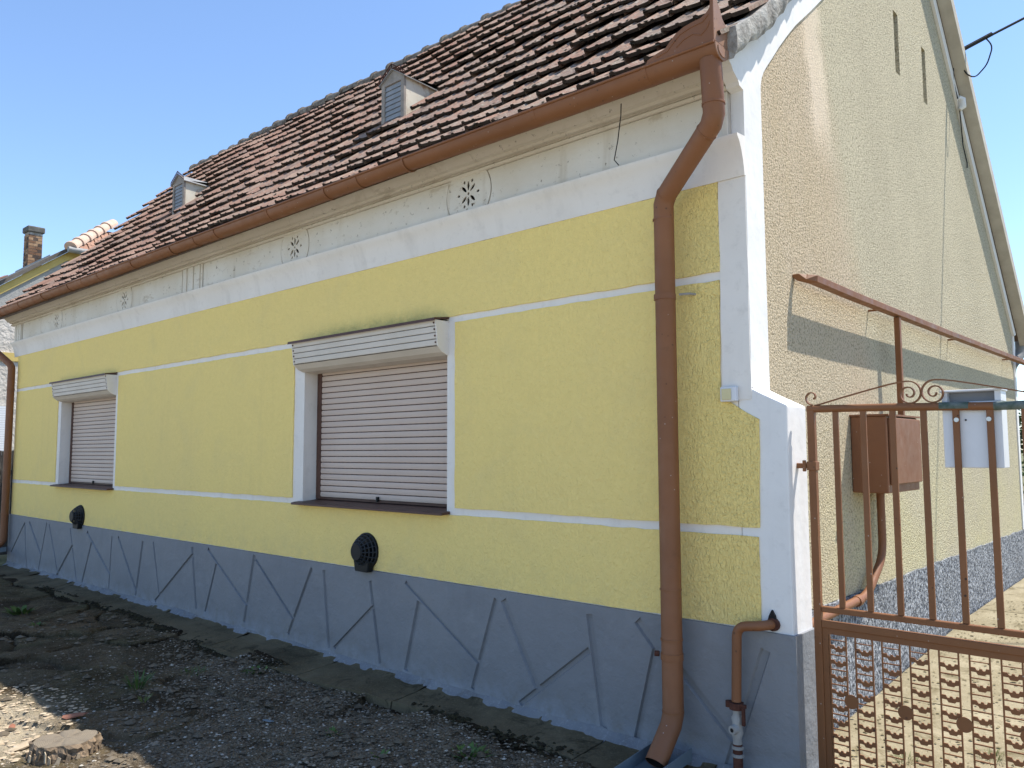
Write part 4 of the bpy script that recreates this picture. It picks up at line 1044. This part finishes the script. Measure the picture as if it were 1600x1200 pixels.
# ------------------------------------------------------------------ neighbouring house at the left
N = empty('neighbour_house', (-20, 3, 0)); tag(N, 'grey neighbouring house with ochre trim and brick chimney at far left', 'house')
def np_(name, mb, mat, **k): return keep(mb.build(name, mat, **k), N)
NX = -18.0
rz_ = lambda y: 5.22+.745*(y-1.577)
yl = -2.2
np_('gable_wall', MB().prism([(yl, -.1), (9, -.1), (9, 5.8), (2.9, 6.0), (yl, rz_(yl)-.28)], 'x', NX-.3, NX), NWALL)
np_('lower_render', MB().prism([(yl-.01, -.1), (2.6, -.1), (2.6, 4.55), (yl-.01, 4.55)], 'x', NX+.001, NX+.05), NROUGH)
np_('string_band', MB().prism([(yl-.02, 3.58), (2.6, 3.58), (2.6, 3.76), (yl-.02, 3.76)], 'x', NX+.0505, NX+.085), NYEL)
np_('rake_band', MB().prism([(yl-.1, rz_(yl-.1)-.056), (2.95, rz_(2.95)-.056), (3.9, rz_(2.95)-.08), (3.9, rz_(2.95)-.30), (2.95, rz_(2.95)-.25), (yl-.1, rz_(yl-.1)-.25)], 'x', NX+.0005, NX+.04), NYEL)
nr = np_('roof', MB().prism([(yl-.4, rz_(yl-.4)+.05), (2.95, rz_(2.95)+.05), (2.95, rz_(2.95)-.05), (yl-.4, rz_(yl-.4)-.05)], 'x', NX-7, NX+.12), m_simple('grey_fascia', (.10, .085, .07), (.16, .14, .12), 6))
nt = []
dn_ = Vector((0, 1, .754)).normalized(); un_ = Vector((0, -.754, 1)).normalized()
for c in range(16):
    for i in range(4):
        p = Vector((NX+.18-.21*(i+1), yl-.4, rz_(yl-.4)+.05))+dn_*(c*.335)+un_*(.05+rng.uniform(0, .01))
        if p.y > 2.9: continue
        dd = (dn_-un_*.1).normalized(); nn = Vector((1, 0, 0)).cross(dd)
        nt.append(Matrix(((1, dd.x, nn.x, p.x), (0, dd.y, nn.y, p.y), (0, dd.z, nn.z, p.z), (0, 0, 0, 1))))
for m in nt:
    o = link('clay_tile', TME, nr); o.matrix_parent_inverse = Matrix.Identity(4); o.matrix_basis = m
# half hip: sloping tiled face towards us, with gutter and light hip tiles
hz0 = rz_(2.95)-.06
hip = np_('half_hip', MB().add([(NX+.30, 2.9, hz0), (NX+.30, 6.4, hz0), (NX-.5, 5.0, hz0+.80), (NX-.5, 4.0, hz0+.80)], [(0, 1, 2, 3)]), TILE_N)
np_('hip_gutter', MB().tube([(NX+.34, 2.85, hz0), (NX+.34, 6.5, hz0)], .07, 10), ZINC, smooth=True)
HM = ridge_mesh(.40); HM.materials.clear(); HM.materials.append(m_simple('new_hip_tile', (.50, .34, .25), (.62, .46, .36), 8, .9, .4))
hd = (Vector((NX-.5, 3.99, hz0+.90))-Vector((NX+.28, 2.92, hz0+.05)))
for i in range(6):
    p = Vector((NX+.28, 2.92, hz0+.06))+hd*(i*.30/hd.length); o = link('hip_tile', HM, N)
    q = hd.to_track_quat('X', 'Z'); o.rotation_mode = 'QUATERNION'; o.rotation_quaternion = q; o.location = p; o.matrix_parent_inverse = Matrix.Translation(-Vector(N.location)); o.scale = (.9, 1.25, 1.25)
for c in range(3):
    for i in range(5):
        p = Vector((NX+.30, 3.1+i*.22, hz0))+Vector((-.8, .9, .85)).normalized()*(c*.33)
        dd = Vector((-.8, .0, .80)).normalized(); xr = Vector((0, 1, 0)); nn = xr.cross(dd)
        if nn.z < 0: xr = -xr; nn = xr.cross(dd)
        p = p+nn*.05
        o = link('clay_tile', bpy.data.meshes['clay_tile'].copy() if (c == 0 and i == 0) else TMN, hip)
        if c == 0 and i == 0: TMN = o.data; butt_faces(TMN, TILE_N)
        o.matrix_parent_inverse = Matrix.Identity(4); o.matrix_basis = Matrix(((xr.x, dd.x, nn.x, p.x), (xr.y, dd.y, nn.y, p.y), (xr.z, dd.z, nn.z, p.z), (0, 0, 0, 1)))
# chimney built of bricks
ch = np_('chimney', MB().box(NX-2.48, NX-2.17, 2.775, 3.085, 5.0, 7.05), MORT)
BMs = [MB().box(-a/2, a/2, -.006, .06, -.030, .030).mesh('brick', BRICK) for a in (.125, .19)]
zb = 5.35; row = 0
bricks_m = [BRICK, m_simple('pale_chimney_brick', (.30, .18, .10), (.42, .27, .16), 6, .95, .5), m_simple('dark_chimney_brick', (.07, .05, .04), (.13, .09, .065), 6, .95, .5)]
BMA = [[MB().box(-a/2, a/2, -.010, .03, -.031, .031).mesh('brick', m_) for m_ in bricks_m] for a in (.098, .150)]
cx0, cy0 = NX-2.325, 2.93; hw = .155
while zb < 7.02:
    pat = [(-.104, 0), (0.0, 0), (.104, 0)] if row % 2 else [(-.079, 1), (.079, 1)]
    for face in range(2):
        for u, k in pat:
            o = link('brick', BMA[k][rng.choice([0, 0, 1, 1, 2])], ch); o.matrix_parent_inverse = Matrix.Identity(4)
            if face == 0: o.location = (cx0+hw, cy0+u, zb); o.rotation_euler = (0, 0, pi/2)
            else: o.location = (cx0+u, cy0-hw, zb)
            o.rotation_euler.y += rng.uniform(-.02, .02)
    zb += .073; row += 1
cp_ = MB().box(cx0-.20, cx0+.20, cy0-.20, cy0+.20, 7.0505, 7.20).build('cap', CHCAP, bevel=.02); cp_.parent = ch; cp_.matrix_parent_inverse = Matrix.Identity(4)
fl_ = MB().prism([(2.5, 5.85), (3.25, 6.42), (3.25, 6.55), (2.5, 6.0)], 'x', NX-2.1, NX-2.09).build('flashing', GALV); fl_.parent = ch; fl_.matrix_parent_inverse = Matrix.Identity(4)
# neighbour's shuttered window
nw = empty('window', (NX, 1.0, 1.8)); nw.parent = N; nw.matrix_parent_inverse = Matrix.Translation(-Vector(N.location))
z = 1.55
while z < 2.55:
    o = MB().box(NX+.052, NX+.062, .5, 1.95, z, z+.046).build('shutter_slat', NSHUT); o.parent = nw; o.matrix_parent_inverse = Matrix.Translation(-Vector(nw.location)); z += .05
o = MB().box(NX+.0505, NX+.053, .48, 1.97, 1.5, 2.6).build('shutter_back', ZINC); o.parent = nw; o.matrix_parent_inverse = Matrix.Translation(-Vector(nw.location))
# dark plank fence between the plots
F_ = empty('plank_fence', (-13, -.2, 0)); tag(F_, 'dark weathered plank fence between the two houses', 'fence')
for i in range(14):
    y = -.9+i*.15; o = keep(MB().box(-13.02, -12.995, y, y+.142, -.02, 1.62+rng.uniform(-.02, .02)).build('plank', FENCE), F_)
for z in (.45, 1.25): keep(MB().box(-13.06, -13.021, -.9, 1.2, z, z+.07).build('rail', FENCE), F_)

# ------------------------------------------------------------------ rubble, pebbles, weeds, stump
def stone_mesh(name, mat, seed, flat=.6):
    r = random.Random(seed); bm = bmesh.new(); bmesh.ops.create_icosphere(bm, subdivisions=1, radius=1)
    for v in bm.verts: v.co *= r.uniform(.72, 1.12); v.co.z *= flat
    me = bpy.data.meshes.new(name); bm.to_mesh(me); bm.free(); me.materials.append(mat); return me
SM = [stone_mesh('rubble_stone', STN2 if i else GRD, i, .5+.05*i) for i in range(5)]+[stone_mesh('pale_stone', STN, 20+i, .6) for i in range(3)]
spots = []
for i in range(30):
    x = rng.uniform(-4.6, -1.0); y = rng.uniform(-2.0, -.5)
    if -y > .45+(x+1.0)*-.62+.3: continue
    spots.append((x, y, rng.uniform(.010, .026)))
spots += [(-3.55, -1.25, .07), (-3.0, -1.25, .08), (-2.7, -1.5, .07), (-5.1, -.72, .07)]
q_words = []
BIGL = ['dark lump of rubble half sunk just right of the thin grassy weed', 'largest dark lump of rubble half sunk in the middle of the grit', 'dark lump of rubble half sunk nearest the bottom edge', 'lone dark lump of rubble near the concrete strip at left']
for k, (x, y, r_) in enumerate(spots):
    o = link('rubble_stone', SM[0] if r_ >= .07 else SM[1+k % 4 if rng.random() < .72 else 5+k % 3]); o.location = (x, y, ZAT(x, y)-r_*(.18 if r_ >= .07 else -.08)); o.scale = (r_*rng.uniform(.9, 1.5), r_*rng.uniform(.7, 1.1), r_*.8); o.rotation_euler = (rng.uniform(-.2, .2), rng.uniform(-.2, .2), rng.uniform(0, 6.3))
    pale = 'pale' in o.data.name
    if r_ >= .07: tag(o, BIGL[len(q_words)], 'stone', 'lumps of rubble on the broken ground'); q_words.append(1)
    else: tag(o, ('small pale stone' if pale else 'small grey stone')+' lying loose on the grit before the plinth', 'stone', ('pale' if pale else 'grey')+' loose stones on the grit')
# grit: many small pebbles as one mass
def scatter(name, n, fn, mat, lo, hi, label, cat_kind='stuff', flat=.6, seed=1):
    r = random.Random(seed); V = []; F = []; rn = []; base = [(1, 0, 0), (.2, .95, .1), (-.9, .3, 0), (-.5, -.8, .1), (.5, -.8, 0), (.1, 0, .8), (0, .1, -.7)]
    fb_ = [(0, 1, 5), (1, 2, 5), (2, 3, 5), (3, 4, 5), (4, 0, 5), (1, 0, 6), (2, 1, 6), (3, 2, 6), (4, 3, 6), (0, 4, 6)]
    k = 0
    while k < n:
        p = fn(r)
        if p is None: continue
        x, y = p; s = lo+(hi-lo)*r.random()**2.6; a = r.uniform(0, 6.3); ca, sa = math.cos(a), math.sin(a); z = ZAT(x, y)+s*.15; e1 = r.uniform(.7, 1.3)
        b0 = len(V); rn += [r.random()]*len(base)
        for (u, v, w_) in base:
            u *= e1*r.uniform(.8, 1.2); v *= r.uniform(.8, 1.2); w_ *= flat*r.uniform(.8, 1.2)
            V.append((x+s*(u*ca-v*sa), y+s*(u*sa+v*ca), z+s*w_))
        F += [tuple(i+b0 for i in f) for f in fb_]; k += 1
    me = bpy.data.meshes.new(name); me.from_pydata(V, [], F); me.materials.append(mat)
    at = me.attributes.new('rnd', 'FLOAT', 'POINT'); at.data.foreach_set('value', rn)
    o = link(name, me); o['kind'] = cat_kind; o['label'] = label; return o
def gz_(r):
    x = r.uniform(-5.2, -.6); y = r.uniform(-2.3, -.34)
    d = x+3.35+1.35*(y+1.15)
    if r.random() > 1/(1+math.exp(-2.0*d))+.05: return None
    return x, y
scatter('gravel', 24000, gz_, STN, .002, .013, 'pale grit and small pebbles on the broken ground')
scatter('dark_gravel', 5000, gz_, STN2, .004, .017, 'grey crumbled concrete grit on the broken ground', seed=2)
def gl_(r):
    x = r.uniform(-9, -1.0); y = r.uniform(-2.4, -.30); return x, y
scatter('sparse_gravel', 1500, gl_, STN, .003, .010, 'thinly strewn pale grit over the dark slabs', seed=3)
def rub(r):
    x = r.uniform(-6.5, -.8); y = r.uniform(-2.3, -.42)
    if vnoise(np.array(x*2.1+9), np.array(y*2.4)) < .45: return None
    return x, y
scatter('rubble', 900, rub, STN2, .008, .042, 'crumbled lumps of dark concrete strewn over the broken ground', flat=.55, seed=21)
def dry(r):
    return r.uniform(-8, -.8), r.uniform(-2.4, -.36)
scatter('dry_leaf_litter', 700, dry, m_simple('brown_leaf_litter', (.07, .042, .02), (.17, .11, .055), 20, .9), .005, .016, 'small brown dry leaf scraps on the ground', flat=.2, seed=22)
def chips(r):
    a = r.uniform(0, 6.3); d = r.random()**.6*.85; return -3.95+d*math.cos(a)*1.1, -2.4+d*math.sin(a)
scatter('wood_chips', 2600, chips, CHIP, .006, .024, 'pale wood chips and sawdust around the stump', flat=.25, seed=4)
for k, (x, y, s, m_, lab) in enumerate([(-3.50, -1.72, .10, BRICKR, 'flat reddish brick shard behind the stump'), (-3.28, -2.04, .10, CHIP, 'long pale splinter of wood beside the stump'), (-3.72, -1.98, .05, BRICKR, 'small red brick chip on the sunlit sawdust'), (-2.52, -1.02, .045, GALV, 'small dark slate chip on the grit')]):
    o = stone_mesh('debris_shard', m_, 50+k, .25); ob = link('debris_shard', o); ob.location = (x, y, ZAT(x, y)+.015); ob.scale = (s, s*.38, s*.5); ob.rotation_euler = (.1, -.15, .8+k); tag(ob, lab, 'debris')
def mossy(r):
    x = r.uniform(-9.5, -.7); y = -.36-.05*math.sin(x*1.1)+r.gauss(0, .035) if r.random() < .6 else -.05+r.gauss(0, .02)
    if vnoise(np.array(x*2.6), np.array(y*3.0)) < .52: return None
    return x, min(y, -.03)
MOSS = m_simple('dark_moss', (.016, .012, .007), (.040, .034, .014), 18, .95, .8, 90)
_z0 = ZAT
def ZAT(x, y): return max(_z0(x, y), .066) if y > -.30 else _z0(x, y)
scatter('moss', 2600, mossy, MOSS, .006, .024, 'dark moss cushions along the joints of the concrete strip', flat=.7, seed=8)
ZAT = _z0
def litter(r):
    return r.uniform(.05, 1.6), r.uniform(.3, 4.5)
_z1 = ZAT
def ZAT(x, y): return pz(y)+.004
scatter('path_litter', 2600, litter, m_simple('dry_litter', (.10, .08, .04), (.30, .25, .14), 30, .95), .003, .013, 'dry leaf litter and grit strewn on the courtyard path', flat=.3, seed=12)
ZAT = _z1
stp = empty('tree_stump', (-3.02, -1.93, 0)); tag(stp, 'low sawn tree stump with flaking bark at the bottom left', 'stump')
rs_ = random.Random(9); n = 64
def srad(t): return .150*(1+.07*math.sin(2*t+.4)+.05*math.sin(5*t+1)+.02*math.sin(13*t)+rs_.uniform(-.012, .012))
rad = [srad(2*pi*i/n) for i in range(n)]
vs = []; fs = []; rings_ = 6
for q in range(1, rings_+1):
    for i in range(n):
        a = 2*pi*i/n; r_ = rad[i]*q/rings_; crk = .010*max(0, math.sin(a*3.5+.3)**16)*(q/rings_)
        vs.append((r_*math.cos(a), r_*math.sin(a), .078+.006*math.sin(a+1)-crk+rs_.uniform(-.0015, .0015)))
vs.append((0, 0, .080))
fs += [(len(vs)-1, i, (i+1) % n) for i in range(n)]
fs += [(q*n+i, (q+1)*n+i, (q+1)*n+(i+1) % n, q*n+(i+1) % n) for q in range(rings_-1) for i in range(n)]
MB().add(vs, fs).build('cut_face', WOODT, stp, smooth=True)
vs = []
for lv_, (k, z) in enumerate(((1.0, None), (1.05, .066), (1.07, .045), (1.10, .02), (1.2, -.05))):
    for i in range(n):
        a = 2*pi*i/n; q = 1+.05*math.sin(i*.9+lv_*2)+rs_.uniform(-.015, .015) if lv_ else 1; top_ = vs_top = .078+.006*math.sin(a+1)
        vs.append((rad[i]*k*q*math.cos(a), rad[i]*k*q*math.sin(a), top_ if z is None else z+rs_.uniform(-.006, .006)))
MB().add(vs, [(l*n+i, l*n+(i+1) % n, (l+1)*n+(i+1) % n, (l+1)*n+i) for l in range(4) for i in range(n)]).build('bark', BARK, stp)
for i in range(20):
    t = rs_.uniform(-1.6, .9); r0 = .165+rs_.uniform(0, .02); h = rs_.uniform(.025, .06); w_ = rs_.uniform(.005, .014)
    m_ = MB(); m_.prism([(-w_, -h/2), (w_*rs_.uniform(.5, 1), -h/2*rs_.uniform(.7, 1)), (w_, h/2*rs_.uniform(.4, 1)), (-w_*.3, h/2)], 'y', -.003, .003); o = m_.build('bark_flake', BARK if i % 4 else CHIP, stp); o.location = (r0*math.cos(t), r0*math.sin(t), rs_.uniform(.015, .045)); o.rotation_euler = (rs_.uniform(-.35, .2), rs_.uniform(-.3, .3), t+pi/2+rs_.uniform(-.3, .3))
# weeds
def weed(x, y, z, r_, n, h, label, mat, seed, broad=True, cat='weed', group='weeds in the cracks'):
    rr = random.Random(seed); mb = MB()
    for i in range(n):
        a = rr.uniform(0, 6.3); d = r_*math.sqrt(rr.random()); bx, by = d*math.cos(a)*.6, d*math.sin(a)*.6
        L = h*rr.uniform(.5, 1.1); w_ = (.35*L if broad else .07*L)*rr.uniform(.7, 1.2); lean = rr.uniform(.3, 1.1) if broad else rr.uniform(.1, .7)
        dx, dy = math.cos(a), math.sin(a); sx, sy = -dy, dx
        p = []
        for t, ww in ((0, .15), (.35, .9), (.7, .8), (1, .02)):
            ho = L*t*math.sin(lean)*(1+.3*t); ve = L*t*math.cos(lean)*(1-.25*t)
            p.append(((bx+dx*ho+sx*w_*ww/2, by+dy*ho+sy*w_*ww/2, ve), (bx+dx*ho-sx*w_*ww/2, by+dy*ho-sy*w_*ww/2, ve)))
        vs = [q for pr_ in p for q in pr_]; mb.add(vs, [(0, 1, 3, 2), (2, 3, 5, 4), (4, 5, 7, 6)])
    o = mb.build('weed', mat); o.location = (x, y, z); tag(o, label, cat, group); return o
WD = [(-7.15, -.93, .16, 46, .11, 'broad-leaved green weed at the left edge of the slabs', LEAF, True), (-6.3, -1.05, .09, 22, .05, 'low green weed patch right of the broad-leaved weed', LEAF, True),
      (-3.86, -1.19, .12, 60, .13, 'thin grassy weed growing by the slab joint', LEAF, False), (-3.52, -1.30, .05, 22, .07, 'small yellowish weed tuft by the rubble', GRASS, False),
      (-3.86, -.80, .16, 80, .055, 'low green grass patch among the rubble', LEAF, False), (-3.52, -.52, .12, 60, .045, 'flat green clover patch beside the concrete strip', LEAF, True),
      (-2.06, -.90, .04, 14, .05, 'tiny weed sprig in the grit', LEAF, True), (-1.62, -.92, .04, 10, .05, 'tiny bright sprig at the bottom edge', LEAF, True), (-1.28, -.62, .13, 60, .06, 'green weed patch at the bottom near the chute', LEAF, True)]
for i, (x, y, r_, n, h, lab, m_, br) in enumerate(WD): weed(x, y, ZAT(x, y)-.004, r_, n, h, lab, m_, 100+i, br)
for i, (x, y, lab) in enumerate([(.85, 1.6, 'dry grass tuft on the path behind the upper gate rail'), (.44, .62, 'grass tuft on the path behind the gate panel near the pier'), (.75, .9, 'grass tuft on the path behind the gate panel'), (1.25, 3.0, 'pale grass tuft beside the courtyard path')]):
    weed(x, y, pz(y), .10, 60, .06, lab, GRASS, 200+i, False, 'grass tuft', 'grass tufts on the path')

# ------------------------------------------------------------------ trees and hedge behind the house
def tree(name, loc, trunk_h, crown_c, crown_r, n, leaf, label, cat, seed, mat=TLEAF):
    T = empty(name, loc); tag(T, label, cat); rr = random.Random(seed)
    tr = MB(); tr.tube([(0, 0, -.1), (.05, .02, trunk_h*.5), (.02, .06, trunk_h), (.1, .1, crown_c[2])], [.16, .12, .10, .03], 10)
    for i in range(9):
        a = rr.uniform(0, 6.3); z = trunk_h*rr.uniform(.6, 1.1); q = Vector((math.cos(a)*crown_r[0]*.7, math.sin(a)*crown_r[1]*.7, z+rr.uniform(.4, 1.4))); tr.tube([(.03, .04, z), tuple(q*.5+Vector((0, 0, z*.5))), tuple(q)], [.05, .035, .01], 6)
    tr.build('trunk', TRUNK, T, smooth=True)
    clumps = [Vector((rr.gauss(0, .45)*crown_r[0], rr.gauss(0, .45)*crown_r[1], rr.gauss(0, .45)*crown_r[2])) for _ in range(46)]
    V = []; F = []
    for i in range(n):
        c = rr.choice(clumps); p = c+Vector((rr.gauss(0, .16), rr.gauss(0, .16), rr.gauss(0, .14)))*min(crown_r)*1.2+Vector(crown_c)
        u = Vector((rr.uniform(-1, 1), rr.uniform(-1, 1), rr.uniform(-.6, .6))).normalized(); w_ = u.cross(Vector((rr.uniform(-1, 1), rr.uniform(-1, 1), rr.uniform(-1, 1)))).normalized(); s = leaf*rr.uniform(.6, 1.3); b0 = len(V)
        V += [tuple(p-u*s), tuple(p+w_*s*.45), tuple(p+u*s), tuple(p-w_*s*.45)]; F.append((b0, b0+1, b0+2, b0+3))
    me = bpy.data.meshes.new('crown'); me.from_pydata(V, [], F); me.materials.append(mat); link('crown', me, T)
tree('garden_tree', (-.55, 14.5, .2), 1.0, (0, 0, 1.55), (.8, .9, 1.0), 9000, .06, 'dark bushy tree beyond the rear corner of the gable', 'tree', 1)
tree('garden_tree', (1.4, 17.5, .2), 1.3, (0, 0, 2.0), (1.2, 1.2, 1.3), 9000, .07, 'dark tree beyond the courtyard at the right edge', 'tree', 2)
tree('garden_shrub', (-.25, 11.5, .2), .3, (0, 0, .75), (.7, .7, .6), 5000, .05, 'light green shrub low behind the gable corner', 'shrub', 3, LEAF)
